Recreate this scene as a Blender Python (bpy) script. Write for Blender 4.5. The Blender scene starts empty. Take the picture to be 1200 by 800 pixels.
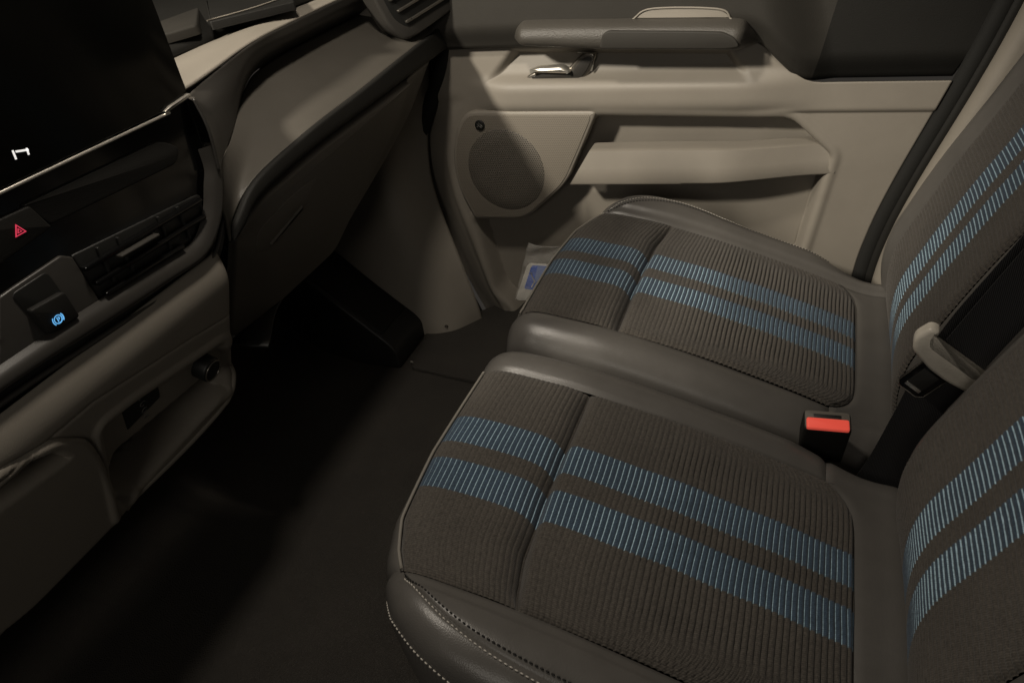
import bpy, math
import numpy as np
from mathutils import Matrix, Vector

scene = bpy.context.scene
col = scene.collection
Z0 = 0.95            # floor of the cab is z = 0; all tables below are written from eye level (z = 0.95)

# ------------------------------------------------------------------ camera
cam_d = bpy.data.cameras.new('camera')
cam = bpy.data.objects.new('camera', cam_d)
col.objects.link(cam)
cam_d.sensor_width = 36.0
cam_d.lens = 26.01
cam_d.clip_start = 0.02
cam_d.clip_end = 100
cam.matrix_world = Matrix(((0.929426, -0.102239, 0.354563, 0.0),
                           (0.345846, 0.576410, -0.740366, 0.0),
                           (-0.128680, 0.810740, 0.571089, Z0),
                           (0, 0, 0, 1)))
scene.camera = cam

# ------------------------------------------------------------------ light
scene.view_settings.view_transform = 'Standard'
scene.view_settings.look = 'None'
scene.view_settings.exposure = 0.12
scene.view_settings.gamma = 1.0
w = bpy.data.worlds.new('World')
scene.world = w
w.use_nodes = True
w.node_tree.nodes['Background'].inputs[0].default_value = (1.0, 0.90, 0.78, 1)
w.node_tree.nodes['Background'].inputs[1].default_value = 0.028


def area(name, loc, target, size, power, color, spread=180):
    d = bpy.data.lights.new(name, 'AREA')
    d.shape = 'DISK'
    d.size = size
    d.energy = power
    d.color = color
    d.spread = math.radians(spread)
    o = bpy.data.objects.new(name, d)
    col.objects.link(o)
    o.location = (loc[0], loc[1], loc[2] + Z0)
    v = Vector(target) - Vector(loc)
    o.rotation_euler = v.to_track_quat('-Z', 'Y').to_euler()
    return o



def spot(name, loc, target, cone, blend, power, color, radius):
    d = bpy.data.lights.new(name, 'SPOT')
    d.energy = power
    d.color = color
    d.spot_size = math.radians(cone)
    d.spot_blend = blend
    d.shadow_soft_size = radius
    o = bpy.data.objects.new(name, d)
    col.objects.link(o)
    o.location = (loc[0], loc[1], loc[2] + Z0)
    v = Vector(target) - Vector(loc)
    o.rotation_euler = v.to_track_quat('-Z', 'Y').to_euler()
    return o


spot('workshop_lamp', (-1.50, -0.65, 1.08), (-0.42, 1.33, -0.47), 31, 0.7, 270, (1.0, 0.91, 0.77), 0.11)
area('driver_window_light', (-0.05, -1.10, 0.30), (-0.3, 1.0, -0.5), 0.60, 3.0, (1.0, 0.92, 0.81))
area('cab_roof_lamp', (-0.48, 0.62, 0.53), (-0.35, 0.85, -0.6), 0.12, 5.6, (1.0, 0.90, 0.77))

scene.cycles.use_denoising = True
scene.cycles.max_bounces = 6


# ------------------------------------------------------------------ node materials
def mat(name, base, rough=0.5, bump=None, metal=0.0, mottled=0.0, spec=0.5, coat=0.0, emit=None, estr=0.0, mscale=9.0):
    m = bpy.data.materials.new(name)
    m.use_nodes = True
    nt = m.node_tree
    b = nt.nodes['Principled BSDF']
    b.inputs['Base Color'].default_value = (*base, 1)
    b.inputs['Roughness'].default_value = rough
    b.inputs['Metallic'].default_value = metal
    b.inputs['Specular IOR Level'].default_value = spec
    if coat:
        b.inputs['Coat Weight'].default_value = coat
        b.inputs['Coat Roughness'].default_value = 0.08
    if emit:
        b.inputs['Emission Color'].default_value = (*emit, 1)
        b.inputs['Emission Strength'].default_value = estr
    tc = nt.nodes.new('ShaderNodeTexCoord')
    if mottled:
        n = nt.nodes.new('ShaderNodeTexNoise')
        n.inputs['Scale'].default_value = mscale
        n.inputs['Detail'].default_value = 6
        n.inputs['Roughness'].default_value = 0.65
        nt.links.new(tc.outputs['Object'], n.inputs['Vector'])
        r = nt.nodes.new('ShaderNodeMapRange')
        r.inputs['From Min'].default_value = 0.3
        r.inputs['From Max'].default_value = 0.7
        r.inputs['To Min'].default_value = 1 - mottled
        r.inputs['To Max'].default_value = 1 + mottled
        nt.links.new(n.outputs['Fac'], r.inputs['Value'])
        mx = nt.nodes.new('ShaderNodeVectorMath')
        mx.operation = 'SCALE'
        mx.inputs[0].default_value = base
        nt.links.new(r.outputs[0], mx.inputs['Scale'])
        nt.links.new(mx.outputs[0], b.inputs['Base Color'])
        r2 = nt.nodes.new('ShaderNodeMapRange')
        r2.inputs['To Min'].default_value = max(0.05, rough - 0.1)
        r2.inputs['To Max'].default_value = min(1, rough + 0.1)
        nt.links.new(n.outputs['Fac'], r2.inputs['Value'])
        nt.links.new(r2.outputs[0], b.inputs['Roughness'])
    if bump:
        kind, sc, st, dist = bump
        if kind == 'noise':
            t = nt.nodes.new('ShaderNodeTexNoise')
            t.inputs['Detail'].default_value = 3
            out = t.outputs['Fac']
        else:
            t = nt.nodes.new('ShaderNodeTexVoronoi')
            out = t.outputs['Distance']
        t.inputs['Scale'].default_value = sc
        nt.links.new(tc.outputs['Object'], t.inputs['Vector'])
        bp = nt.nodes.new('ShaderNodeBump')
        bp.inputs['Strength'].default_value = st
        bp.inputs['Distance'].default_value = dist
        nt.links.new(out, bp.inputs['Height'])
        nt.links.new(bp.outputs[0], b.inputs['Normal'])
    return m


M = {}
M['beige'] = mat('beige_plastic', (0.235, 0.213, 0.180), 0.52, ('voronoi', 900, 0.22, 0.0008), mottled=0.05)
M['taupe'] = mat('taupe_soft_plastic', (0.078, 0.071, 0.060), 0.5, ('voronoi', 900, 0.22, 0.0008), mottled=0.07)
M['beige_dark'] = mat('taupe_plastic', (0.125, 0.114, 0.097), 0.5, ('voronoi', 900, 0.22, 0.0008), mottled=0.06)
M['dark'] = mat('charcoal_plastic', (0.034, 0.0315, 0.027), 0.62, ('voronoi', 900, 0.25, 0.0008), mottled=0.08, spec=0.3)
M['darker'] = mat('black_grained_plastic', (0.0115, 0.011, 0.0095), 0.65, ('voronoi', 900, 0.25, 0.0008), mottled=0.08, spec=0.3)
M['bezel'] = mat('dark_satin_trim', (0.040, 0.037, 0.033), 0.38, ('noise', 1200, 0.1, 0.0005), mottled=0.08)
M['black'] = mat('black_plastic', (0.010, 0.010, 0.009), 0.5, ('noise', 900, 0.2, 0.0005), mottled=0.1)
M['gloss'] = mat('piano_black', (0.004, 0.004, 0.004), 0.12, mottled=0.0, spec=0.4)
M['glass'] = mat('screen_glass', (0.0025, 0.0025, 0.002), 0.16, spec=0.22)
M['chrome'] = mat('satin_chrome', (0.80, 0.76, 0.68), 0.3, metal=0.8, mottled=0.05, mscale=40)
M['chrome_dark'] = mat('smoked_chrome', (0.26, 0.24, 0.21), 0.30, metal=0.9, mottled=0.05, mscale=40)
M['leather'] = mat('grey_leatherette', (0.100, 0.094, 0.086), 0.36, ('voronoi', 700, 0.16, 0.0008), mottled=0.09, mscale=14)
M['soft'] = mat('armrest_skin', (0.060, 0.055, 0.047), 0.5, ('voronoi', 460, 0.45, 0.0010), mottled=0.06)
M['piping'] = mat('painted_highlight_piping', (0.21, 0.195, 0.17), 0.45, ('noise', 900, 0.1, 0.0004))  # pale colour paints the highlight along the front leather edge
M['rubber'] = mat('black_rubber', (0.006, 0.006, 0.005), 0.85, ('noise', 300, 0.3, 0.001), mottled=0.15)
M['floor'] = mat('ribbed_floor_rubber', (0.030, 0.026, 0.021), 0.75, ('voronoi', 520, 0.9, 0.0022), mottled=0.22, mscale=7)
M['carpet'] = mat('black_carpet', (0.010, 0.009, 0.008), 0.95, ('noise', 500, 0.8, 0.004), mottled=0.25)
M['thread_white'] = mat('pale_thread', (0.50, 0.47, 0.42), 0.7, ('noise', 2500, 0.4, 0.0003))
M['thread_dark'] = mat('dark_thread', (0.012, 0.011, 0.010), 0.8, ('noise', 2500, 0.4, 0.0003))
M['red'] = mat('red_button_added_glow', (0.85, 0.085, 0.055), 0.45, ('noise', 700, 0.08, 0.0004), emit=(1, 0.12, 0.08), estr=0.30)  # the button is no lamp; glow added to make its red overbright
M['tongue'] = mat('grey_beige_tongue', (0.52, 0.485, 0.42), 0.42, ('noise', 500, 0.25, 0.0008), mottled=0.10, mscale=60)
M['steel'] = mat('bright_steel', (0.85, 0.84, 0.8), 0.25, metal=1.0, mottled=0.05)
M['icon_red'] = mat('lit_red_icon', (0.3, 0.02, 0.03), 0.4, emit=(0.85, 0.06, 0.12), estr=0.62)
M['icon_blue'] = mat('lit_blue_icon', (0.05, 0.2, 0.5), 0.4, emit=(0.16, 0.52, 0.95), estr=0.75)
M['icon_white'] = mat('lit_white_icon', (0.5, 0.5, 0.5), 0.4, emit=(0.9, 0.88, 0.84), estr=0.75)
M['print_grey'] = mat('grey_print', (0.16, 0.155, 0.145), 0.6)
M['card_white'] = mat('card_white', (0.90, 0.87, 0.80), 0.5, mottled=0.05, mscale=30)
M['card_blue'] = mat('card_blue', (0.03, 0.16, 0.80), 0.35, mottled=0.25, mscale=45)
M['card_pale'] = mat('card_pale_blue', (0.22, 0.34, 0.72), 0.4, mottled=0.1, mscale=45)


def bag_material():
    m = bpy.data.materials.new('clear_plastic_bag')
    m.use_nodes = True
    nt = m.node_tree
    b = nt.nodes['Principled BSDF']
    b.inputs['Base Color'].default_value = (0.9, 0.88, 0.82, 1)
    b.inputs['Roughness'].default_value = 0.12
    b.inputs['Alpha'].default_value = 0.16
    tc = nt.nodes.new('ShaderNodeTexCoord')
    n = nt.nodes.new('ShaderNodeTexNoise')
    n.inputs['Scale'].default_value = 60
    n.inputs['Distortion'].default_value = 1.5
    bp = nt.nodes.new('ShaderNodeBump')
    bp.inputs['Strength'].default_value = 1.0
    bp.inputs['Distance'].default_value = 0.006
    nt.links.new(tc.outputs['Object'], n.inputs['Vector'])
    nt.links.new(n.outputs['Fac'], bp.inputs['Height'])
    nt.links.new(bp.outputs[0], b.inputs['Normal'])
    return m


M['bag'] = bag_material()


class NG:
    """tiny helper to write node maths"""
    def __init__(s, nt):
        s.nt = nt

    def m(s, op, a, b=None, c=None):
        n = s.nt.nodes.new('ShaderNodeMath')
        n.operation = op
        for i, v in enumerate((a, b, c)):
            if v is None:
                continue
            if isinstance(v, (int, float)):
                n.inputs[i].default_value = v
            else:
                s.nt.links.new(v, n.inputs[i])
        return n.outputs[0]

    def mix(s, f, a, b):
        n = s.nt.nodes.new('ShaderNodeMix')
        n.data_type = 'RGBA'
        for i, v in ((0, f), (6, a), (7, b)):
            if isinstance(v, tuple):
                n.inputs[i].default_value = (*v, 1)
            elif isinstance(v, (int, float)):
                n.inputs[i].default_value = v
            else:
                s.nt.links.new(v, n.inputs[i])
        return n.outputs[2]

    def step(s, v, lo, hi):
        n = s.nt.nodes.new('ShaderNodeMapRange')
        n.interpolation_type = 'SMOOTHSTEP'
        n.inputs['From Min'].default_value = lo
        n.inputs['From Max'].default_value = hi
        s.nt.links.new(v, n.inputs['Value'])
        return n.outputs[0]


def fabric_material():
    """ribbed seat cloth: u counts ribs, v is metres from the seat's centre line (+0.5)"""
    m = bpy.data.materials.new('ribbed_seat_cloth')
    m.use_nodes = True
    nt = m.node_tree
    g = NG(nt)
    b = nt.nodes['Principled BSDF']
    b.inputs['Roughness'].default_value = 0.85
    b.inputs['Specular IOR Level'].default_value = 0.25
    b.inputs['Sheen Weight'].default_value = 0.15
    uv = nt.nodes.new('ShaderNodeUVMap')
    uv.uv_map = 'uv'
    sx = nt.nodes.new('ShaderNodeSeparateXYZ')
    nt.links.new(uv.outputs[0], sx.inputs[0])
    u, v = sx.outputs[0], sx.outputs[1]
    tc = nt.nodes.new('ShaderNodeTexCoord')
    nz = nt.nodes.new('ShaderNodeTexNoise')
    nz.inputs['Scale'].default_value = 420
    nz.inputs['Detail'].default_value = 4
    nz.inputs['Roughness'].default_value = 0.7
    nt.links.new(tc.outputs['Object'], nz.inputs['Vector'])
    nl = nt.nodes.new('ShaderNodeTexNoise')
    nl.inputs['Scale'].default_value = 14
    nl.inputs['Detail'].default_value = 3
    nt.links.new(tc.outputs['Object'], nl.inputs['Vector'])
    # woven bands
    av = g.m('ABSOLUTE', g.m('SUBTRACT', v, 0.5))
    av = g.m('ADD', av, g.m('MULTIPLY', g.m('SUBTRACT', nz.outputs['Fac'], 0.5), 0.0018))
    band = g.m('MULTIPLY', g.step(av, 0.0128, 0.0138), g.m('SUBTRACT', 1.0, g.step(av, 0.0565, 0.0575)))
    f = g.m('FRACT', u)
    # thin pale thread beside each groove
    d = g.m('ABSOLUTE', g.m('SUBTRACT', f, 0.12))
    line = g.m('SUBTRACT', 1.0, g.step(d, 0.04, 0.095))
    speck = g.m('MULTIPLY_ADD', g.m('SUBTRACT', nz.outputs['Fac'], 0.5), 2.2, 1.0)
    big = g.m('MULTIPLY_ADD', g.m('SUBTRACT', nl.outputs['Fac'], 0.5), 0.5, 1.0)
    # weft threads crossing the ribs
    wf = g.m('MULTIPLY_ADD', g.m('SINE', g.m('MULTIPLY', v, 2 * math.pi / 0.0021)), 0.18, 1.0)
    tone = g.m('MULTIPLY', g.m('MULTIPLY', speck, big), wf)
    blue = g.mix(line, (0.042, 0.069, 0.104), (0.36, 0.51, 0.60))
    brown = (0.070, 0.062, 0.053)
    c = g.mix(band, brown, blue)
    sc = nt.nodes.new('ShaderNodeVectorMath')
    sc.operation = 'SCALE'
    nt.links.new(c, sc.inputs[0])
    nt.links.new(tone, sc.inputs['Scale'])
    nt.links.new(sc.outputs[0], b.inputs['Base Color'])
    bp = nt.nodes.new('ShaderNodeBump')
    bp.inputs['Strength'].default_value = 0.7
    bp.inputs['Distance'].default_value = 0.0012
    nt.links.new(g.m('MULTIPLY', nz.outputs['Fac'], wf), bp.inputs['Height'])
    nt.links.new(bp.outputs[0], b.inputs['Normal'])
    return m


M['fabric'] = fabric_material()


def perforated_material(name, base, hole, pitch, radius, strength):
    """sheet punched with rows of round holes (object x and z)"""
    m = bpy.data.materials.new(name)
    m.use_nodes = True
    nt = m.node_tree
    g = NG(nt)
    b = nt.nodes['Principled BSDF']
    b.inputs['Roughness'].default_value = 0.55
    tc = nt.nodes.new('ShaderNodeTexCoord')
    sx = nt.nodes.new('ShaderNodeSeparateXYZ')
    nt.links.new(tc.outputs['Object'], sx.inputs[0])
    zz = g.m('DIVIDE', sx.outputs[2], pitch * 0.866)
    row = g.m('FLOOR', zz)
    xx = g.m('ADD', g.m('DIVIDE', sx.outputs[0], pitch), g.m('MULTIPLY', row, 0.5))
    fx = g.m('SUBTRACT', g.m('FRACT', xx), 0.5)
    fz = g.m('MULTIPLY', g.m('SUBTRACT', g.m('FRACT', zz), 0.5), 0.866)
    d = g.m('SQRT', g.m('ADD', g.m('MULTIPLY', fx, fx), g.m('MULTIPLY', fz, fz)))
    h = g.m('SUBTRACT', 1.0, g.step(d, radius - 0.08, radius + 0.08))
    c = g.mix(h, base, hole)
    nt.links.new(c, b.inputs['Base Color'])
    bp = nt.nodes.new('ShaderNodeBump')
    bp.invert = True
    bp.inputs['Strength'].default_value = strength
    bp.inputs['Distance'].default_value = 0.001
    nt.links.new(h, bp.inputs['Height'])
    nt.links.new(bp.outputs[0], b.inputs['Normal'])
    return m


M['grille'] = perforated_material('perforated_grille', (0.150, 0.134, 0.110), (0.020, 0.018, 0.015), 0.0044, 0.30, 0.5)
M['grille_rim'] = perforated_material('dimpled_grille_rim', (0.200, 0.178, 0.145), (0.125, 0.110, 0.090), 0.0040, 0.26, 0.4)


def webbing_material():
    m = mat('black_webbing', (0.012, 0.012, 0.013), 0.75)
    nt = m.node_tree
    b = nt.nodes['Principled BSDF']
    tc = nt.nodes.new('ShaderNodeTexCoord')
    wv = nt.nodes.new('ShaderNodeTexWave')
    wv.inputs['Scale'].default_value = 190
    wv.inputs['Distortion'].default_value = 0.6
    nt.links.new(tc.outputs['Object'], wv.inputs['Vector'])
    bp = nt.nodes.new('ShaderNodeBump')
    bp.inputs['Strength'].default_value = 0.5
    bp.inputs['Distance'].default_value = 0.001
    nt.links.new(wv.outputs['Fac'], bp.inputs['Height'])
    nt.links.new(bp.outputs[0], b.inputs['Normal'])
    return m


M['webbing'] = webbing_material()


# ------------------------------------------------------------------ building blocks
def thing(name, label, cat, base, group=None):
    o = bpy.data.objects.new(name, None)
    o.empty_display_size = 0.05
    col.objects.link(o)
    o.location = (base[0], base[1], base[2] + Z0)
    o['label'] = label
    o['category'] = cat
    if group:
        o['group'] = group
    return o


def mk(name, verts, faces, material, parent=None, smooth=True, uvs=None, kind=None, label=None, cat=None, sharp=None):
    me = bpy.data.meshes.new(name)
    vv = [(float(a), float(b), float(c) + Z0) for a, b, c in verts]
    me.from_pydata(vv, [], [tuple(int(i) for i in f) for f in faces])
    me.materials.append(M[material])
    if smooth:
        me.polygons.foreach_set('use_smooth', [True] * len(me.polygons))
    if uvs is not None:
        l = me.uv_layers.new(name='uv')
        idx = np.empty(len(me.loops), dtype=np.int32)
        me.loops.foreach_get('vertex_index', idx)
        l.data.foreach_set('uv', np.asarray(uvs, dtype=np.float32)[idx].ravel())
    me.update()
    if sharp and smooth:
        me.set_sharp_from_angle(angle=math.radians(sharp))
    o = bpy.data.objects.new(name, me)
    col.objects.link(o)
    if parent is not None:
        o.parent = parent
        if parent.type == 'EMPTY':
            o.location = (-parent.location[0], -parent.location[1], -parent.location[2])
    if kind:
        o['kind'] = kind
    if label:
        o['label'] = label
    if cat:
        o['category'] = cat
    return o


def solid(o, t, off=-1.0):
    md = o.modifiers.new('thickness', 'SOLIDIFY')
    md.thickness = t
    md.offset = off
    return o


def grid_faces(nu, nv, flip=False):
    i, j = np.meshgrid(np.arange(nu - 1), np.arange(nv - 1), indexing='ij')
    a = (i * nv + j).ravel()
    f = np.stack([a, a + nv, a + nv + 1, a + 1], 1)
    return f[:, ::-1] if flip else f


def crom(pts, n=None, per=24):
    """dense Catmull-Rom through the points, then resampled by length to n"""
    p = np.asarray(pts, float)
    e = np.vstack([2 * p[0] - p[1], p, 2 * p[-1] - p[-2]])
    out = []
    t = np.linspace(0, 1, per, endpoint=False)[:, None]
    for k in range(1, len(e) - 2):
        p0, p1, p2, p3 = e[k - 1], e[k], e[k + 1], e[k + 2]
        out.append(0.5 * ((2 * p1) + (-p0 + p2) * t + (2 * p0 - 5 * p1 + 4 * p2 - p3) * t ** 2
                          + (-p0 + 3 * p1 - 3 * p2 + p3) * t ** 3))
    out.append(p[-1][None])
    d = np.vstack(out)
    if n is None:
        return d
    s = np.r_[0, np.cumsum(np.linalg.norm(np.diff(d, axis=0), axis=1))]
    q = np.linspace(0, s[-1], n)
    return np.stack([np.interp(q, s, d[:, k]) for k in range(d.shape[1])], 1)


def poly_line(pts, n):
    d = np.asarray(pts, float)
    s = np.r_[0, np.cumsum(np.linalg.norm(np.diff(d, axis=0), axis=1))]
    q = np.linspace(0, s[-1], n)
    return np.stack([np.interp(q, s, d[:, k]) for k in range(d.shape[1])], 1)


def loft(name, rails, nu, nv, material, parent=None, flip=False, across='crom', thick=0.0, **kw):
    """surface through several rails (each a 3-D polyline, resampled to nu)"""
    R = np.stack([crom(r, nu) for r in rails], 1)
    P = np.empty((nu, nv, 3))
    for i in range(nu):
        P[i] = crom(R[i], nv) if across == 'crom' else poly_line(R[i], nv)
    o = mk(name, P.reshape(-1, 3), grid_faces(nu, nv, flip), material, parent, **kw)
    if thick:
        solid(o, thick)
    return o


def fillet(poly, r, n=5):
    """round the corners of a closed 2-D polygon; r may be a list"""
    P = [np.array(p, float) for p in poly]
    out = []
    k = len(P)
    for i in range(k):
        rr = r[i] if isinstance(r, (list, tuple)) else r
        a, b, c = P[i - 1], P[i], P[(i + 1) % k]
        u, v = a - b, c - b
        lu, lv = np.linalg.norm(u), np.linalg.norm(v)
        d = min(rr, 0.45 * lu, 0.45 * lv)
        if d < 1e-5:
            out.append(b)
            continue
        p0, p2 = b + u / lu * d, b + v / lv * d
        for t in np.linspace(0, 1, n):
            out.append((1 - t) ** 2 * p0 + 2 * t * (1 - t) * b + t * t * p2)
    return np.array(out)


def area2(P):
    x, y = P[:, 0], P[:, 1]
    return 0.5 * np.sum(x * np.roll(y, -1) - np.roll(x, -1) * y)


def inset(P, d):
    a, b, c = np.roll(P, 1, 0), P, np.roll(P, -1, 0)
    t = (c - a)
    t /= np.maximum(np.linalg.norm(t, axis=1), 1e-9)[:, None]
    n = np.stack([-t[:, 1], t[:, 0]], 1)
    return P + n * d


def slab(name, poly, fmap, thick, material, parent=None, bevel=0.003, r=0.0, back=False, rn=5, **kw):
    """rounded polygon with a bevelled front: fmap(a, b, h) -> xyz, h = height of the front"""
    if len(poly) < 16:
        r = [max(q, bevel * 1.2) for q in r] if isinstance(r, (list, tuple)) else max(r, bevel * 1.2)
        P = fillet(poly, r, rn)
    else:
        P = np.array(poly, float)
    if area2(P) < 0:
        P = P[::-1]
    k = len(P)
    rings = [(0.0, -0.0)]
    verts = []
    levels = [(0, 0.0), (0, thick - bevel)]
    for q in (0.3, 0.65, 1.0):
        a = q * math.pi / 2
        levels.append((bevel * (1 - math.cos(a)), thick - bevel + bevel * math.sin(a)))
    for ins, h in levels:
        Q = inset(P, ins)
        verts += [fmap(x, y, h) for x, y in Q]
    faces = []
    for l in range(len(levels) - 1):
        for i in range(k):
            j = (i + 1) % k
            faces.append((l * k + i, l * k + j, (l + 1) * k + j, (l + 1) * k + i))
    top = (len(levels) - 1) * k
    faces.append(tuple(top + i for i in range(k)))
    if back:
        faces.append(tuple(reversed(range(k))))
    # orient outward along +h
    p0, p1, p2 = (np.array(fmap(*P[0], 0)), np.array(fmap(*(P[0] + (1, 0)), 0)), np.array(fmap(*(P[0] + (0, 1)), 0)))
    n = np.cross(p1 - p0, p2 - p0)
    h = np.array(fmap(*P[0], 1)) - p0
    if np.dot(n, h) < 0:
        faces = [tuple(reversed(f)) for f in faces]
    return mk(name, verts, faces, material, parent, sharp=kw.pop('sharp', 35), **kw)


def tube(name, pts, rad, material, parent=None, n=10, smooth_path=None, squash=1.0, **kw):
    p = crom(pts, smooth_path) if smooth_path else np.asarray(pts, float)
    k = len(p)
    rads = np.full(k, rad) if np.isscalar(rad) else np.interp(np.linspace(0, 1, k), np.linspace(0, 1, len(rad)), rad)
    t = np.gradient(p, axis=0)
    t /= np.linalg.norm(t, axis=1)[:, None]
    up = np.array([0, 0, 1.0])
    if abs(np.dot(t[0], up)) > 0.9:
        up = np.array([1.0, 0, 0])
    verts = []
    for i in range(k):
        s = np.cross(t[i], up)
        s /= np.linalg.norm(s)
        q = np.cross(s, t[i])
        for a in np.linspace(0, 2 * math.pi, n, endpoint=False):
            verts.append(p[i] + rads[i] * (math.cos(a) * s * squash + math.sin(a) * q))
    faces = []
    for i in range(k - 1):
        for j in range(n):
            b = (j + 1) % n
            faces.append((i * n + j, i * n + b, (i + 1) * n + b, (i + 1) * n + j))
    faces.append(tuple(range(n)))
    faces.append(tuple((k - 1) * n + j for j in reversed(range(n))))
    return mk(name, verts, [tuple(reversed(f)) for f in faces], material, parent, **kw)


def seg_dist(X, Y, poly):
    """signed distance to a closed polygon, negative inside"""
    P = np.asarray(poly, float)
    best = np.full(X.shape, 1e9)
    inside = np.zeros(X.shape, bool)
    k = len(P)
    for i in range(k):
        a, b = P[i], P[(i + 1) % k]
        e = b - a
        L = max(np.dot(e, e), 1e-12)
        t = np.clip(((X - a[0]) * e[0] + (Y - a[1]) * e[1]) / L, 0, 1)
        best = np.minimum(best, np.hypot(X - a[0] - t * e[0], Y - a[1] - t * e[1]))
        c = ((a[1] > Y) != (b[1] > Y)) & (X < (b[0] - a[0]) * (Y - a[1]) / (b[1] - a[1] + 1e-12) + a[0])
        inside ^= c
    return np.where(inside, -best, best)


def line_dist(X, Y, pts):
    best = np.full(X.shape, 1e9)
    for a, b in zip(pts[:-1], pts[1:]):
        a, b = np.array(a), np.array(b)
        e = b - a
        L = max(np.dot(e, e), 1e-12)
        t = np.clip(((X - a[0]) * e[0] + (Y - a[1]) * e[1]) / L, 0, 1)
        best = np.minimum(best, np.hypot(X - a[0] - t * e[0], Y - a[1] - t * e[1]))
    return best


def ss(x, a, b):
    t = np.clip((x - a) / (b - a), 0, 1)
    return t * t * (3 - 2 * t)


# ------------------------------------------------------------------ floor and cab shell
def build_floor():
    nx, ny = 90, 90
    xs = np.linspace(-1.35, 0.9, nx)
    ys = np.linspace(-0.5, 1.30, ny)
    X, Y = np.meshgrid(xs, ys, indexing='ij')
    Z = np.full(X.shape, -0.95)
    Z += 0.05 * ss(-X, 0.86, 1.15) + 0.25 * ss(-X, 0.98, 1.35)                 # toe board
    Z += 0.0035 * np.sin(X * 9 + 1.3 * np.sin(Y * 4)) * np.sin(Y * 5 + X * 3)      # slack in the mat
    mk('floor', np.stack([X, Y, Z], -1).reshape(-1, 3), grid_faces(nx, ny), 'floor', kind='structure')
    # raised sill in front of the door
    slab('sill', [(-0.775,1.090),(-0.621,1.071),(-0.465,1.105),(-0.582,1.460),(-0.709,1.323),(-0.803,1.235)], lambda a, b, h: (a, b, -0.954 + h), 0.014, 'floor', bevel=0.005, r=0.01, kind='structure')
    tube('sill_edge', [(x, y, -0.944) for x, y in [(-0.784,1.110),(-0.709,1.099),(-0.631,1.087)]], 0.0035, 'taupe', kind='structure', smooth_path=20)


build_floor()

# footwell side trim under the dashboard, in front of the door
t = thing('kick_panel', 'beige plastic footwell trim beside the front edge of the door', 'trim panel', (-0.80, 1.27, -0.95))
K1 = [(-0.72, 1.36, -0.18), (-0.735, 1.350, -0.38), (-0.768, 1.340, -0.55), (-0.760, 1.325, -0.655), (-0.715, 1.300, -0.80), (-0.693, 1.295, -0.90), (-0.690, 1.30, -0.96)]
K2 = [(-0.785, 1.27, -0.18), (-0.790, 1.255, -0.38), (-0.812, 1.250, -0.55), (-0.800, 1.240, -0.68), (-0.775, 1.235, -0.82), (-0.748, 1.232, -0.928), (-0.745, 1.232, -0.955)]
K3 = [(-0.86, 1.25, -0.18), (-0.860, 1.240, -0.38), (-0.880, 1.235, -0.55), (-0.885, 1.222, -0.70), (-0.872, 1.215, -0.83), (-0.842, 1.212, -0.915), (-0.838, 1.212, -0.955)]
K4 = [(-1.05, 1.24, -0.18), (-1.050, 1.235, -0.38), (-1.070, 1.230, -0.55), (-1.070, 1.222, -0.70), (-1.070, 1.215, -0.83), (-1.06, 1.212, -0.915), (-1.05, 1.212, -0.955)]
loft('panel', [K1, K2, K3, K4], 50, 60, 'beige', t, thick=0.003)
tube('clip', [(-0.748, 1.226, -0.925), (-0.748, 1.240, -0.925)], 0.004, 'beige_dark', t)

mk('upper_cover', [(-0.98, 1.372, -0.62), (-0.55, 1.372, -0.62), (-0.55, 1.372, -0.12), (-0.98, 1.372, -0.12)], [(0, 1, 2, 3)], 'black', t, smooth=False)

# black inclined footrest box against the toe board
t = thing('footrest_box', 'black plastic wedge box sloping down in the dark footwell', 'footrest', (-0.9, 1.1, -0.95))
fb = [(-1.16, -0.60), (-1.02, -0.705), (-0.815, -0.885), (-0.800, -0.905), (-0.80, -0.952), (-1.16, -0.952)]
slab('body', fb, lambda a, b, h: (a, 1.215 - h, b), 0.125, 'black', t, bevel=0.006, r=0.012)
slab('cap', [(-1.02, -0.700), (-0.83, -0.868), (-0.84, -0.880), (-1.03, -0.712)], lambda a, b, h: (a, 1.205 - h, b), 0.105, 'darker', t, bevel=0.003, r=0.003)

# firewall carpet behind the dashboard
mk('firewall', [(-1.30, -0.5, -0.95), (-1.30, 1.34, -0.95), (-1.22, 1.34, -0.15), (-1.22, -0.5, -0.15)], [(0, 1, 2, 3)], 'carpet', kind='structure', smooth=False)


# ------------------------------------------------------------------ passenger door
door = thing('passenger_door', 'beige door panel with dark armrest and round speaker grille', 'door', (-0.3, 1.36, -0.95))
FE = np.array([(-0.10, -0.655), (-0.344, -0.675), (-0.477, -0.750), (-0.57, -0.797), (-0.64, -0.807), (-0.744, -0.782), (-0.878, -0.747), (-1.02, -0.70)])
RE = np.array([(-0.05, 0.290), (-0.304, 0.224), (-0.426, 0.186), (-0.593, 0.130), (-0.700, 0.102), (-0.80, 0.088), (-1.02, 0.075)])


def x_front(z):
    return np.interp(-z, -FE[:, 0], FE[:, 1])


def x_rear(z):
    d = crom(RE)
    return np.interp(-z, -d[:, 0], d[:, 1])


FEd = crom(FE)


def x_front(z):
    return np.interp(-z, -FEd[:, 0], FEd[:, 1])


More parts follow.
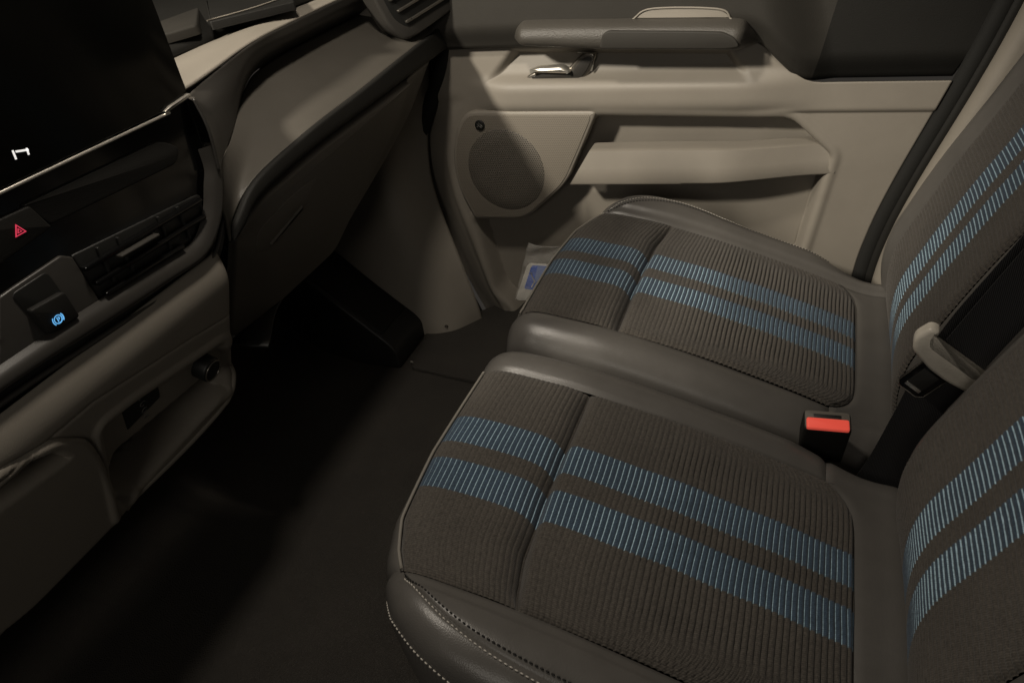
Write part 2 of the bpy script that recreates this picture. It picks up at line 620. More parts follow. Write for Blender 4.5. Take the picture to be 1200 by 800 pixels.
RECESS = fillet([(-0.389,-0.469),(-0.043,-0.476),(0.028,-0.544),(-0.003,-0.726),(-0.048,-1.000),(-0.556,-1.070),(-0.631,-0.920),(-0.660,-0.885),(-0.683,-0.699),(-0.559,-0.587)], [.01, .02, .01, .02, .01, .01, .03, .04, .02, .01])
BAY = [(-0.543,-0.345),(-0.151,-0.360),(-0.101,-0.425),(-0.608,-0.408)]
RIDGE = crom([(-0.647,-0.439),(-0.686,-0.477),(-0.712,-0.550),(-0.712,-0.637),(-0.694,-0.739),(-0.664,-0.882),(-0.630,-0.975)], 40)
Z_UP = -0.335


def door_y(X, Z):
    Y = np.full(X.shape, 1.333)
    d = seg_dist(X, Z, RECESS)
    Y += 0.048 * ss(-d, -0.003, 0.010)
    Y -= 0.0035 * np.exp(-((d - 0.007) / 0.007) ** 2)                       # rolled rim
    # handle bay: leans back upwards under the armrest
    db = seg_dist(X, Z, BAY)
    zl = -0.417
    tt = np.clip((Z - zl) / 0.078, 0, 1.2)
    Y += 0.032 * tt * ss(-db, -0.004, 0.014)
    # ledge below the bay
    led = np.exp(-((Z - (-0.432)) / 0.030) ** 4) * ss(X, -0.66, -0.55) * (1 - ss(X, -0.14, 0.02))
    Y -= 0.016 * led
    # long crease that runs to the rear edge
    Y += 0.006 * ss(-Z, 0.462, 0.470) * ss(X, -0.10, 0.0)
    # front return of the panel
    xr = np.interp(-Z, -RIDGE[:, 1], RIDGE[:, 0])
    df = xr - X
    Y += 0.040 * ss(df, -0.004, 0.09) * ss(-Z, 0.42, 0.50)
    Y -= 0.004 * np.exp(-((df) / 0.008) ** 2) * ss(-Z, 0.50, 0.56)
    # slight crown
    Y += 0.010 * ((Z + 0.55) / 0.4) ** 2
    return Y


# lower edge of the dark upper trim
def z_low(x):
    pts = fillet([(-0.9, -0.340), (-0.105, -0.345), (-0.030, -0.424), (0.5, -0.428)], [0, .03, .03, 0])
    return np.interp(x, pts[:, 0], pts[:, 1])


nz, nx = 260, 330
P = np.empty((nz, nx, 3))
for i, q in enumerate(np.linspace(0, 1, nz)):
    z = np.full(nx, -0.34 - 0.66 * q)
    for _ in range(6):
        xs = x_front(z) + (x_rear(z) - x_front(z)) * np.linspace(0, 1, nx)
        zt = z_low(xs) + 0.006
        z = zt + (-1.0 - zt) * q
    P[i, :, 0], P[i, :, 2] = xs, z
P[:, :, 1] = door_y(P[:, :, 0], P[:, :, 2])
panel = mk('door_panel', P.reshape(-1, 3), grid_faces(nz, nx), 'beige', door)
solid(panel, 0.004, 1.0)


# dark upper trim
na, nb = 240, 70
P = np.empty((nb, na, 3))
for i, q in enumerate(np.linspace(0, 1, nb)):
    z = np.full(na, -0.34 + 0.28 * q)
    for _ in range(8):
        xx = -0.70 + (x_rear(z) + 0.004 + 0.70) * np.linspace(0, 1, na)
        zl = z_low(xx)
        z = zl + (-0.06 - zl) * q
    e = z - zl
    y = 1.318 - 0.020 * ss(e, 0.0, 0.05) + 0.10 * ss(z, -0.24, -0.05)
    y = y + 0.022 * np.exp(-(e / 0.004) ** 2)
    y = y + 0.045 * ss(xx + 0.25 * (z + 0.36), -0.085, 0.010)
    P[i] = np.stack([xx, y, z], 1)
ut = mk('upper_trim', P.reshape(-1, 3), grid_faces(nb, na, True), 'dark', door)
ut.data.materials.append(M['darker'])  # rear recess darkened by a second material from the crease back
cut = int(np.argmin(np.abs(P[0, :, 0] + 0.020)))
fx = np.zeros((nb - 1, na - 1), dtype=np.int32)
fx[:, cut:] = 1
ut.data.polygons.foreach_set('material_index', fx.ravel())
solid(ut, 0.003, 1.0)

# armrest: swept section along x
arm_top = crom([(x, z) for x, z in [(-0.537,-0.318),(-0.507,-0.302),(-0.479,-0.299),(-0.336,-0.304),(-0.303,-0.305),(-0.144,-0.313),(-0.117,-0.325),(-0.098,-0.342)]], 80)
arm_bot = crom([(x, z) for x, z in [(-0.539,-0.322),(-0.498,-0.326),(-0.436,-0.331),(-0.338,-0.338),(-0.304,-0.339),(-0.150,-0.346),(-0.110,-0.347),(-0.095,-0.345)]], 80)
rails = []
SEC = [(1.320, 0.013, 1), (1.296, 0.012, 1), (1.276, 0.008, 1), (1.265, 0.003, 1), (1.260, -0.004, 1), (1.256, -0.4, 0), (1.258, -0.8, 0), (1.268, -1.0, 0), (1.290, -1.05, 0), (1.34, -1.08, 0)]
ends = np.minimum(ss(np.linspace(0, 1, 80), 0.0, 0.10), 1 - ss(np.linspace(0, 1, 80), 0.90, 1.0))
P = np.empty((80, len(SEC), 3))
for k, (y, q, top) in enumerate(SEC):
    for i in range(80):
        tx, tz = arm_top[i]
        bx_, bz = arm_bot[i]
        if top and q > 0:
            x, z = tx, tz + q * (0.35 + 0.65 * ends[i])
        elif top:
            x, z = tx, tz + q * 0.5
        else:
            x = tx + (bx_ - tx) * -q
            z = tz + (bz - tz) * min(1, -q) - max(0, -q - 1) * 0.05
        yy = y + (1 - ends[i]) * 0.055 * (1.34 - y) / 0.085
        P[i, k] = (x, yy + 0.008, z)
Q = np.stack([crom(P[i], 46) for i in range(80)])
mk('armrest', Q.reshape(-1, 3), grid_faces(80, 46), 'soft', door)
# lower hard face of the armrest, a long dark inlay with a stepped upper edge
inl = [(-0.358,-0.333),(-0.350,-0.309),(-0.340,-0.305),(-0.200,-0.312),(-0.155,-0.315),(-0.136,-0.324),(-0.128,-0.339),(-0.149,-0.341)]
slab('armrest_inlay', inl, lambda a, b, h: (a, 1.2695 - h, b), 0.0075, 'dark', door, bevel=0.0025, r=0.006)
# pull cup moulded into the top of the armrest
cup = fillet([(-0.308,-0.296),(-0.275,-0.279),(-0.166,-0.285),(-0.144,-0.303)], [.01, .02, .02, .01], 7)
pc_ = slab('pull_cup', cup, lambda a, b, h: (a, 1.3005 - h, b), 0.0065, 'beige', door, bevel=0.002)
tube('cup_rim', [(x, 1.2935, z) for x, z in [(-0.306,-0.296),(-0.273,-0.281),(-0.167,-0.287),(-0.146,-0.304)]], 0.0016, 'beige', pc_, n=8, smooth_path=40)

dmap = lambda Yd: (lambda a, b, h: (a, Yd - h, b))
# inside release handle
bez = fillet([(-0.532,-0.404),(-0.506,-0.388),(-0.442,-0.388),(-0.408,-0.356),(-0.382,-0.358),(-0.393,-0.388),(-0.414,-0.409),(-0.501,-0.411)], .012)
hb = slab('handle_bezel', bez, dmap(1.345), 0.014, 'chrome_dark', door, bevel=0.004)
hin = fillet([(-0.515,-0.399),(-0.495,-0.391),(-0.435,-0.393),(-0.404,-0.363),(-0.389,-0.364),(-0.401,-0.387),(-0.416,-0.402),(-0.493,-0.405)], .010)
slab('handle_cup', hin, dmap(1.3325), 0.003, 'bezel', hb, bevel=0.001)
lev = [(-0.512,-0.382),(-0.494,-0.377),(-0.444,-0.376),(-0.429,-0.388),(-0.439,-0.390),(-0.505,-0.386)]
lv = slab('handle_lever', lev, dmap(1.334), 0.016, 'chrome', door, bevel=0.006, r=0.004)
tube('handle_edge', [(x, 1.331, z) for x, z in [(-0.417,-0.355),(-0.382,-0.358),(-0.394,-0.389)]], 0.0018, 'chrome', hb)

# speaker
spk = fillet([(-0.652,-0.457),(-0.383,-0.458),(-0.415,-0.524),(-0.456,-0.604),(-0.542,-0.678),(-0.566,-0.689),(-0.672,-0.694),(-0.699,-0.625),(-0.701,-0.554),(-0.679,-0.490)], [.02, .014, .02, .03, .03, .02, .012, .05, .05, .04], 7)
sp = slab('speaker_frame', spk, dmap(1.338), 0.021, 'beige', door, bevel=0.006)
sc_ = spk.mean(0)
inner = sc_ + (spk - sc_) * 0.945
slab('grille_rim', inner, dmap(1.3178), 0.0022, 'grille_rim', sp, bevel=0.001)
c0 = [(-0.583,-0.579)][0]
circ = [(c0[0] + 0.083 * math.cos(a), c0[1] + 0.087 * math.sin(a)) for a in np.linspace(0, 2 * math.pi, 64, endpoint=False)]
vs, fs = [], []
for r_, dy in ((1.0, 0.0), (0.97, 0.0016), (0.7, 0.0034), (0.35, 0.0044), (0.0001, 0.0046)):
    vs += [(c0[0] + (x - c0[0]) * r_, 1.3157 - dy, c0[1] + (z - c0[1]) * r_) for x, z in circ]
for l in range(4):
    for i in range(64):
        j = (i + 1) % 64
        fs.append((l * 64 + i, l * 64 + j, (l + 1) * 64 + j, (l + 1) * 64 + i))
mk('grille', vs, fs, 'grille', sp)
b0 = [(-0.625,-0.484)][0]
badge = [(b0[0] + 0.0105 * math.cos(a), b0[1] + 0.0105 * math.sin(a)) for a in np.linspace(0, 2 * math.pi, 28, endpoint=False)]
bd = slab('speaker_badge', badge, dmap(1.316), 0.0035, 'black', sp, bevel=0.0015)
for (xa, za, xb, zb) in ((-.005, .004, .004, -.005), (-.002, .006, .006, -.002), (-.005, -.003, -.001, .001)):
    tube('badge_mark', [(b0[0] + xa, 1.3124, b0[1] + za), (b0[0] + xb, 1.3124, b0[1] + zb)], 0.0007, 'print_grey', sp, n=6)

# bottle-pocket rail across the recess
rp = np.array([(-0.400,-0.530),(0.044,-0.529),(0.034,-0.582),(-0.443,-0.598)])
nr = 90
prof = [(0.0, 1.345), (0.0, 1.318), (0.004, 1.310), (0.03, 1.3055), (0.5, 1.298), (0.90, 1.2925), (0.97, 1.295), (1.0, 1.305), (1.0, 1.345)]
P = np.empty((nr, len(prof), 3))
for i, q in enumerate(np.linspace(0, 1, nr)):
    top = rp[0] + (rp[1] - rp[0]) * q
    bot = rp[3] + (rp[2] - rp[3]) * q
    top = top + (0, 0.004 * math.sin(q * math.pi))
    for k, (f_, y) in enumerate(prof):
        e = 0.078 * float(ss(np.array(q), 0.55, 1.0))
        P[i, k] = (*(top + (bot - top) * f_), 0)
        P[i, k] = (P[i, k, 0], y + e * 0.5, P[i, k, 1])
mk('pocket_rail', P.reshape(-1, 3), grid_faces(nr, len(prof)), 'beige', door, sharp=50)

# weather strip round the rear edge of the door opening and the pillar behind it
SE = crom([(0.296, -0.05), (0.232, -0.304), (0.196, -0.426), (0.139, -0.593), (0.110, -0.70), (0.096, -0.80), (0.085, -1.0)], 70)
t = thing('door_seal', 'black rubber weather strip curving down behind the door', 'weather strip', (0.09, 1.33, -0.95))
tube('outer_bead', [(x + 0.006, 1.338, z) for x, z in SE], 0.014, 'rubber', t, n=14, squash=0.9)
tube('inner_bead', [(x + 0.022, 1.333, z) for x, z in SE], 0.010, 'darker', t, n=14, squash=0.9)
t = thing('pillar_trim', 'pale beige pillar trim between the black seal and the far seat', 'pillar trim', (0.15, 1.30, -0.95))
R0 = [(x + 0.026, 1.332, z) for x, z in SE]
R1 = [(x + 0.029, 1.308, z) for x, z in SE]
R2 = [(x + 0.055, 1.294, z) for x, z in SE]
R3 = [(x + 0.22, 1.284, z) for x, z in SE]
loft('trim_cover', [R0, R1, R2, R3], 70, 24, 'beige', t, thick=0.003)
# front weather strip
FS = [(x - 0.010, 1.345, z) for x, z in zip(np.interp(np.linspace(.3, 1, 50), -FEd[:, 0], FEd[:, 1]), -np.linspace(.3, 1, 50))]
t = thing('front_door_seal', 'black rubber weather strip along the front edge of the door', 'weather strip', (-0.75, 1.34, -0.95))
tube('bead', FS, 0.018, 'rubber', t, n=12)

# booklet in a clear bag, stuck in the lower door bin
t = thing('plastic_wrapped_card', 'white-edged blue card in a clear plastic bag in the door bin', 'card', (-0.55, 1.30, -0.90))
cmap = lambda h0: (lambda a, b, h: (a, 1.290 + 0.10 * (b + 0.80) - h0 - h, b))
cq = [(-0.551,-0.778),(-0.431,-0.780),(-0.437,-0.856),(-0.589,-0.871)]
slab('card', cq, cmap(0.0), 0.0035, 'card_white', t, bevel=0.001, r=0.012)
bq = [(-0.542,-0.782),(-0.467,-0.782),(-0.473,-0.842),(-0.565,-0.840)]
slab('print', bq, cmap(0.0036), 0.0008, 'card_blue', t, bevel=0.0002, r=0.006)
slab('print_patch', [(-0.528,-0.782),(-0.505,-0.783),(-0.524,-0.812),(-0.541,-0.826)], cmap(0.0045), 0.0005, 'card_pale', t, bevel=0.0001, r=0.0)
tube('print_line', [(x, 1.290 + 0.10 * (z + 0.80) - 0.0055, z) for x, z in [(-0.545,-0.798),(-0.538,-0.819),(-0.546,-0.833)]], 0.0012, 'card_white', t, n=6)
bag = np.array([(-0.543,-0.729),(-0.472,-0.738),(-0.407,-0.740),(-0.414,-0.848),(-0.588,-0.865),(-0.556,-0.788)])
nb2 = 26
P = np.empty((nb2, nb2, 3))
for i, u in enumerate(np.linspace(0, 1, nb2)):
    for j, v in enumerate(np.linspace(0, 1, nb2)):
        top = bag[0] + (bag[2] - bag[0]) * u
        bot = bag[4] + (bag[3] - bag[4]) * u
        p = top + (bot - top) * v
        y = 1.282 + 0.10 * (p[1] + 0.80) - 0.004 * math.sin(u * 9 + 2 * math.sin(v * 7)) * (1 - v) - 0.003 * math.sin(v * 21 + u * 4) * (1 - v)
        P[i, j] = (p[0], y, p[1])
solid(mk('bag', P.reshape(-1, 3), grid_faces(nb2, nb2), 'bag', t), 0.0004)
tube('bag_edge', crom(P[:, 0], 30), 0.0009, 'bag', t, n=6)


# ------------------------------------------------------------------ dashboard
dash = thing('dashboard', 'grey and beige van dashboard with centre console and glovebox', 'dashboard', (-0.85, 0.70, -0.65))
# top pad towards the windscreen
TP0 = [(-0.860, 0.10, -0.212), (-0.860, 0.85, -0.212), (-0.860, 1.05, -0.213), (-0.860, 1.40, -0.216)]
TP1 = [(-0.868, y, -0.205) for y in (0.10, 0.85, 1.05, 1.40)]
TP2 = [(-0.93, y, -0.190) for y in (0.10, 0.85, 1.05, 1.40)]
TP3 = [(-1.25, y, -0.150) for y in (0.10, 0.85, 1.05, 1.40)]
loft('top_pad', [TP0, TP1, TP2, TP3], 40, 30, 'darker', dash, flip=True, thick=0.004)
# paler raised block and tray rim on the pad
slab('pad_block', [(-1.199,1.164),(-1.030,1.120),(-0.855,0.905),(-0.877,0.853)], lambda a, b, h: (a, b, -0.196 + h), 0.014, 'dark', dash, bevel=0.004, r=0.006)
tray = [(-1.132,1.250),(-0.893,1.174),(-0.755,1.011),(-0.832,0.906)]
tr = slab('tray', tray, lambda a, b, h: (a, b, -0.192 + h), 0.012, 'darker', dash, bevel=0.002, r=0.003)
q3 = [(-0.836,0.906),(-0.804,0.980),(-0.793,1.068)]
tube('tray_rim', [(x, y, -0.1785) for x, y in q3], 0.0011, 'beige', tr, n=8, smooth_path=12)

# lit roll along the top, the ridge, and the undercut that turns down beside the screen
RA = [(-0.866, 0.10, -0.214), (-0.866, 0.60, -0.214), (-0.866, 0.78, -0.214), (-0.864, 0.93, -0.212), (-0.862, 1.04, -0.213), (-0.862, 1.15, -0.217), (-0.862, 1.40, -0.220)]
RB = [(-0.800, 0.10, -0.207), (-0.800, 0.60, -0.207), (-0.800, 0.76, -0.207), (-0.800, 0.90, -0.201), (-0.800, 1.01, -0.200), (-0.800, 1.14, -0.202), (-0.800, 1.40, -0.203)]
RC = [(-0.762, 0.10, -0.224), (-0.762, 0.60, -0.224), (-0.760, 0.74, -0.226), (-0.760, 0.885, -0.2085), (-0.760, 0.99, -0.2045), (-0.760, 1.13, -0.203), (-0.760, 1.40, -0.203)]
loft('top_roll', [RA, RB, RC], 60, 24, 'beige', dash, flip=True, thick=0.003)
# the undercut
U0 = [(-0.657, 0.652, -0.208), (-0.700, 0.695, -0.221), (-0.7575, 0.755, -0.2305), (-0.7575, 0.885, -0.2115), (-0.7575, 0.99, -0.2075), (-0.7575, 1.13, -0.206), (-0.7575, 1.40, -0.206)]
U1 = [(-0.650, 0.650, -0.245), (-0.690, 0.705, -0.250), (-0.745, 0.785, -0.252), (-0.765, 0.895, -0.232), (-0.765, 0.995, -0.228), (-0.765, 1.135, -0.227), (-0.765, 1.40, -0.227)]
U2 = [(-0.652, 0.645, -0.292), (-0.690, 0.695, -0.297), (-0.745, 0.785, -0.296), (-0.793, 0.893, -0.268), (-0.800, 0.950, -0.256), (-0.800, 1.08, -0.2515), (-0.80, 1.40, -0.2535)]
loft('undercut', [U0, U1, U2], 90, 24, 'bezel', dash, flip=True, thick=0.003)
# big sloping passenger panel
D0 = [(-0.660, 0.640, -0.290), (-0.690, 0.693, -0.2985), (-0.745, 0.783, -0.2980), (-0.793, 0.891, -0.2695), (-0.800, 0.950, -0.2575), (-0.800, 1.08, -0.2530), (-0.800, 1.36, -0.2545)]
D1 = [(-0.665, 0.640, -0.335), (-0.685, 0.690, -0.332), (-0.715, 0.780, -0.318), (-0.735, 0.880, -0.297), (-0.738, 0.960, -0.287), (-0.738, 1.09, -0.280), (-0.738, 1.36, -0.277)]
D2 = [(-0.672, 0.640, -0.385), (-0.676, 0.662, -0.362), (-0.676, 0.720, -0.336), (-0.676, 0.850, -0.3215), (-0.676, 0.992, -0.315), (-0.676, 1.12, -0.307), (-0.676, 1.36, -0.293)]
loft('passenger_panel', [D0, D1, D2], 110, 40, 'taupe', dash, flip=True, thick=0.003)
# dark front lip
L0 = [(-0.679, 0.642, -0.384), (-0.675, 0.664, -0.361), (-0.6745, 0.720, -0.334), (-0.6745, 0.850, -0.320), (-0.6745, 0.992, -0.3135), (-0.6745, 1.12, -0.3055), (-0.6745, 1.36, -0.2915)]
L1 = [(x + 0.0075, y, z - 0.003) for x, y, z in L0]
L1[0] = (-0.676, 0.643, -0.386)
L2 = [(-0.672, 0.645, -0.388), (-0.668, 0.668, -0.376), (-0.667, 0.715, -0.354), (-0.667, 0.850, -0.343), (-0.667, 0.992, -0.3395), (-0.667, 1.12, -0.3365), (-0.667, 1.36, -0.332)]
L3 = [(-0.690, 0.648, -0.392), (-0.690, 0.672, -0.380), (-0.690, 0.715, -0.358), (-0.690, 0.850, -0.347), (-0.690, 0.992, -0.3435), (-0.690, 1.12, -0.3405), (-0.690, 1.36, -0.336)]
loft('front_lip', [L0, L1, L2, L3], 100, 22, 'darker', dash, flip=True, thick=0.003)

# glovebox lid hanging under the lip (leans forward towards its foot)
def gx(z):
    return -0.682 + (z + 0.35) * 0.45


gmap = lambda a, b, h: (gx(b) + h * 0.91, a, b - h * 0.41)
glid = [(0.668, -0.388), (0.72, -0.363), (0.86, -0.351), (1.16, -0.344), (1.13, -0.40), (0.955, -0.575), (0.80, -0.575), (0.66, -0.560)]
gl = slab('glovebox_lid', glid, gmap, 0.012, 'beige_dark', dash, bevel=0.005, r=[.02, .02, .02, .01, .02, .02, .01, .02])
# latch pocket with its pull lip
hp = fillet([(0.715, -0.405), (0.80, -0.388), (0.86, -0.388), (0.84, -0.430), (0.745, -0.452), (0.71, -0.440)], .012)
slab('latch_pocket', hp, lambda a, b, h: gmap(a, b, 0.0115 + h), 0.0014, 'beige_dark', gl, bevel=0.0008)
slab('latch_lip', [(0.742, -0.440), (0.825, -0.418), (0.822, -0.426), (0.748, -0.448)], lambda a, b, h: gmap(a, b, 0.011 + h), 0.0055, 'beige_dark', gl, bevel=0.004, r=0.003)
# end cap of the dash beside the door
E0 = [(-0.684, 1.165, -0.346), (-0.712, 1.132, -0.402), (-0.788, 0.958, -0.580)]
E1 = [(-0.690, 1.22, -0.345), (-0.728, 1.165, -0.43), (-0.800, 0.975, -0.590)]
E2 = [(-0.698, 1.285, -0.342), (-0.752, 1.215, -0.455), (-0.83, 1.00, -0.605)]
E3 = [(-0.80, 1.285, -0.342), (-0.85, 1.215, -0.46), (-0.93, 1.02, -0.61)]
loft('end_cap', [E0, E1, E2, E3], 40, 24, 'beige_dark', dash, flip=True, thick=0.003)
# underside of the dash
loft('underside', [[(-0.70, 0.66, -0.565), (-0.78, 0.80, -0.580), (-0.80, 0.97, -0.59)], [(-1.1, 0.66, -0.60), (-1.1, 0.80, -0.62), (-1.1, 1.2, -0.62)]], 20, 8, 'black', dash, thick=0.004)

# side vent at the door end
vo = np.array((-0.695, 1.210, -0.290))
vu = np.array((0.050, 0.090, 0.025))
vu /= np.linalg.norm(vu)
vv_ = np.array((-0.030, -0.038, 0.080))
vv_ -= vu * np.dot(vu, vv_)
vv_ /= np.linalg.norm(vv_)
vn = np.cross(vu, vv_)
vn = vn if vn[0] > 0 else -vn
vmap = lambda a, b, h: tuple(vo + vu * a + vv_ * b + vn * h)
sv = [(0.0, -0.002), (0.02, -0.004), (0.125, -0.002), (0.125, 0.12), (-0.028, 0.12), (-0.022, 0.03)]
vf = slab('side_vent', sv, lambda a, b, h: vmap(a, b, -0.030 + h), 0.040, 'bezel', dash, bevel=0.006, r=[.012, .012, .004, .004, .004, .02])
slab('vent_mouth', [(0.010, 0.016), (0.125, 0.014), (0.125, 0.112), (-0.012, 0.112), (-0.008, 0.040)], lambda a, b, h: vmap(a, b, 0.0095 + h), 0.0012, 'black', vf, bevel=0.0005, r=[.012, .004, .004, .004, .02])
for k, bb in enumerate((0.024, 0.046, 0.068, 0.090)):
    slab('blade', [(0.010 - 0.006 * k, bb), (0.122, bb - 0.002), (0.122, bb + 0.002), (0.010 - 0.006 * k, bb + 0.004)], lambda a, b, h: vmap(a, b, 0.0108 + h), 0.006, 'chrome_dark', vf, bevel=0.001)


# the dashboard goes on in front of the driver
dsec = [(-1.25, -0.150), (-0.93, -0.190), (-0.80, -0.202), (-0.745, -0.215), (-0.735, -0.26), (-0.70, -0.30), (-0.672, -0.335), (-0.672, -0.39), (-0.72, -0.50), (-0.78, -0.63), (-0.90, -0.645), (-1.15, -0.62)]
loft('driver_panel', [[(x, y, z) for y in (-0.75, -0.4, 0.0, 0.17)] for x, z in dsec], 8, 60, 'dark', dash, thick=0.004)

# ---- centre stack
smap = lambda X0: (lambda a, b, h: (X0 + h, a, b))
stack = slab('stack_panel', fillet([(0.05, -0.195), (0.654, -0.195), (0.652, -0.245), (0.645, -0.305), (0.585, -0.362), (0.05, -0.352)], [0, .01, .02, .03, .04, 0]), smap(-0.690), 0.022, 'gloss', dash, bevel=0.003)
pill = fillet([(0.415, -0.226), (0.590, -0.233), (0.612, -0.250), (0.600, -0.264), (0.430, -0.254)], [.004, .012, .014, .012, .004])
slab('touch_bar', pill, smap(-0.6685), 0.005, 'darker', dash, bevel=0.002)
hz = slab('hazard_button', [(0.366, -0.226), (0.420, -0.229), (0.430, -0.256), (0.366, -0.262)], smap(-0.6685), 0.006, 'darker', dash, bevel=0.002, r=0.003)


def tri_ring(name, cy, cz, R, wd, X, material, parent):
    # triangle drawn with its base towards the left of the photograph
    ang = [math.radians(a) for a in (90, 210, 330)]
    o_ = [(cy + R * math.cos(a), cz + R * math.sin(a)) for a in ang]
    i_ = [(cy + (R - wd) * math.cos(a), cz + (R - wd) * math.sin(a)) for a in ang]
    v = [(X, y, z) for y, z in o_] + [(X, y, z) for y, z in i_]
    v += [(X - 0.0006, y, z) for _, y, z in v]
    f = [(k, (k + 1) % 3, 3 + (k + 1) % 3, 3 + k) for k in range(3)]
    f += [(6 + k, k, (k + 1) % 3, 6 + (k + 1) % 3) for k in range(3)]
    return mk(name, v, f, material, parent, smooth=False)


hc = [(0.399,-0.244)][0]
tri_ring('hazard_symbol', hc[0], hc[1], 0.0068, 0.0018, -0.6617, 'icon_red', hz)
tri_ring('hazard_symbol', hc[0], hc[1], 0.0028, 0.0013, -0.6617, 'icon_red', hz)

# centre vent with its blades
vent = slab('vent_frame', fillet([(0.435,-0.290),(0.619,-0.308),(0.612,-0.332),(0.578,-0.354),(0.440,-0.345)], [.004, .01, .02, .03, .006]), smap(-0.690), 0.0235, 'black', dash, bevel=0.002)
for k, za in enumerate((-0.304, -0.323, -0.338)):
    y1 = (0.610, 0.606, 0.560)[k]
    slab('blade', [(0.437 + 0.004 * k, za), (y1, za - 0.006), (y1, za - 0.011), (0.437 + 0.004 * k, za - 0.005)], smap(-0.6665), 0.008, 'gloss', vent, bevel=0.0015)
for y in (0.462, 0.488, 0.545, 0.575):
    zt = -0.294 - (y - 0.437) * 0.085
    slab('fin', [(y, zt), (y + 0.003, zt), (y + 0.003, zt - 0.040), (y, zt - 0.040)], smap(-0.6665), 0.003, 'black', vent, bevel=0.0008)
slab('vent_tab', [(0.475,-0.311),(0.530,-0.314),(0.530,-0.318),(0.475,-0.315)], smap(-0.664), 0.012, 'dark', vent, bevel=0.002, r=0.001)

# electric parking-brake switch
pk = slab('brake_switch_surround', [(0.354,-0.287),(0.368,-0.286),(0.425,-0.284),(0.435,-0.291),(0.439,-0.344),(0.427,-0.345),(0.378,-0.345),(0.366,-0.346),(0.321,-0.341)], smap(-0.674), 0.0095, 'bezel', dash, bevel=0.002, r=0.002)
slab('switch_well', fillet([(0.363,-0.290),(0.404,-0.289),(0.411,-0.343),(0.372,-0.342)], .006), smap(-0.668), 0.0045, 'black', pk, bevel=0.001)
sw = slab('brake_switch', fillet([(0.367,-0.309),(0.406,-0.312),(0.408,-0.342),(0.372,-0.340)], .004), smap(-0.664), 0.007, 'darker', pk, bevel=0.002)


def ring(name, cy, cz, r0, r1, X, material, parent, a0=0.0, a1=2 * math.pi, n=28):
    v, f = [], []
    for k in range(n + 1):
        a = a0 + (a1 - a0) * k / n
        for r in (r0, r1):
            v.append((X, cy + r * math.cos(a), cz + r * math.sin(a)))
    for k in range(n):
        f.append((2 * k, 2 * k + 1, 2 * k + 3, 2 * k + 2))
    m_ = len(v)
    v += [(x - 0.0005, y, z) for x, y, z in v]
    f += [(2 * k + m_, 2 * k + 2 + m_, 2 * k + 2, 2 * k) for k in range(n)]
    return mk(name, v, f, material, parent, smooth=False)


pc = [(0.386,-0.331)][0]
ring('brake_symbol', pc[0], pc[1], 0.0036, 0.0046, -0.6562, 'icon_blue', sw)
ring('brake_symbol', pc[0], pc[1], 0.0053, 0.0064, -0.6562, 'icon_blue', sw, -0.7, 0.7, 10)
ring('brake_symbol', pc[0], pc[1], 0.0053, 0.0064, -0.6562, 'icon_blue', sw, math.pi - 0.7, math.pi + 0.7, 10)
ring('brake_symbol', pc[0] + 0.0003, pc[1] + 0.0007, 0.0008, 0.0017, -0.6562, 'icon_blue', sw, -math.pi / 2, math.pi / 2, 10)
tube('brake_symbol', [(-0.6562, pc[0] - 0.0007, pc[1] - 0.0026), (-0.6562, pc[0] - 0.0007, pc[1] + 0.0023)], 0.0005, 'icon_blue', sw, n=6)
# a second vent starts at the left edge
v2 = slab('driver_vent_frame', [(0.291,-0.308),(0.345,-0.302),(0.346,-0.328),(0.344,-0.340),(0.322,-0.339),(0.271,-0.339)], smap(-0.674), 0.0085, 'black', dash, bevel=0.002, r=0.003)
slab('blade', [(0.282,-0.320),(0.332,-0.318),(0.332,-0.320),(0.281,-0.322)], smap(-0.667), 0.006, 'gloss', v2, bevel=0.001)

# satin bezel sweeping round the foot of the stack
B_in = [(-0.664, 0.636, -0.262), (-0.664, 0.634, -0.285), (-0.664, 0.625, -0.300), (-0.664, 0.606, -0.329), (-0.664, 0.575, -0.350), (-0.664, 0.520, -0.348), (-0.664, 0.428, -0.342), (-0.664, 0.319, -0.339), (-0.664, 0.05, -0.335)]
B_mid = [(-0.656, 0.648, -0.262), (-0.656, 0.646, -0.288), (-0.656, 0.637, -0.306), (-0.656, 0.617, -0.337), (-0.656, 0.580, -0.361), (-0.656, 0.520, -0.359), (-0.656, 0.428, -0.353), (-0.656, 0.315, -0.348), (-0.656, 0.05, -0.345)]
B_out = [(-0.662, 0.656, -0.262), (-0.661, 0.655, -0.290), (-0.660, 0.648, -0.312), (-0.660, 0.626, -0.345), (-0.660, 0.584, -0.372), (-0.660, 0.520, -0.371), (-0.660, 0.426, -0.366), (-0.660, 0.309, -0.358), (-0.660, 0.05, -0.355)]
B_bk = [(-0.700, y, z) for _, y, z in B_out]
loft('stack_bezel', [B_in, B_mid, B_out, B_bk], 110, 20, 'bezel', dash, flip=True)
# black channel under the bezel with a thin bright-edged bead
C0 = [(-0.672, y, z) for _, y, z in B_out]
C1 = [(-0.676, 0.652, -0.330), (-0.676, 0.652, -0.340), (-0.676, 0.640, -0.365), (-0.676, 0.600, -0.398), (-0.676, 0.52, -0.400), (-0.676, 0.426, -0.394), (-0.676, 0.305, -0.388), (-0.676, 0.05, -0.382)]
loft('channel', [C0, C1], 90, 8, 'black', dash, flip=True, thick=0.004)
Bd = [(-0.666, 0.634, -0.352), (-0.666, 0.594, -0.3835), (-0.666, 0.52, -0.384), (-0.666, 0.425, -0.3785), (-0.666, 0.306, -0.371), (-0.666, 0.05, -0.366)]
tube('channel_bead', Bd, 0.0028, 'bezel', dash, smooth_path=60)

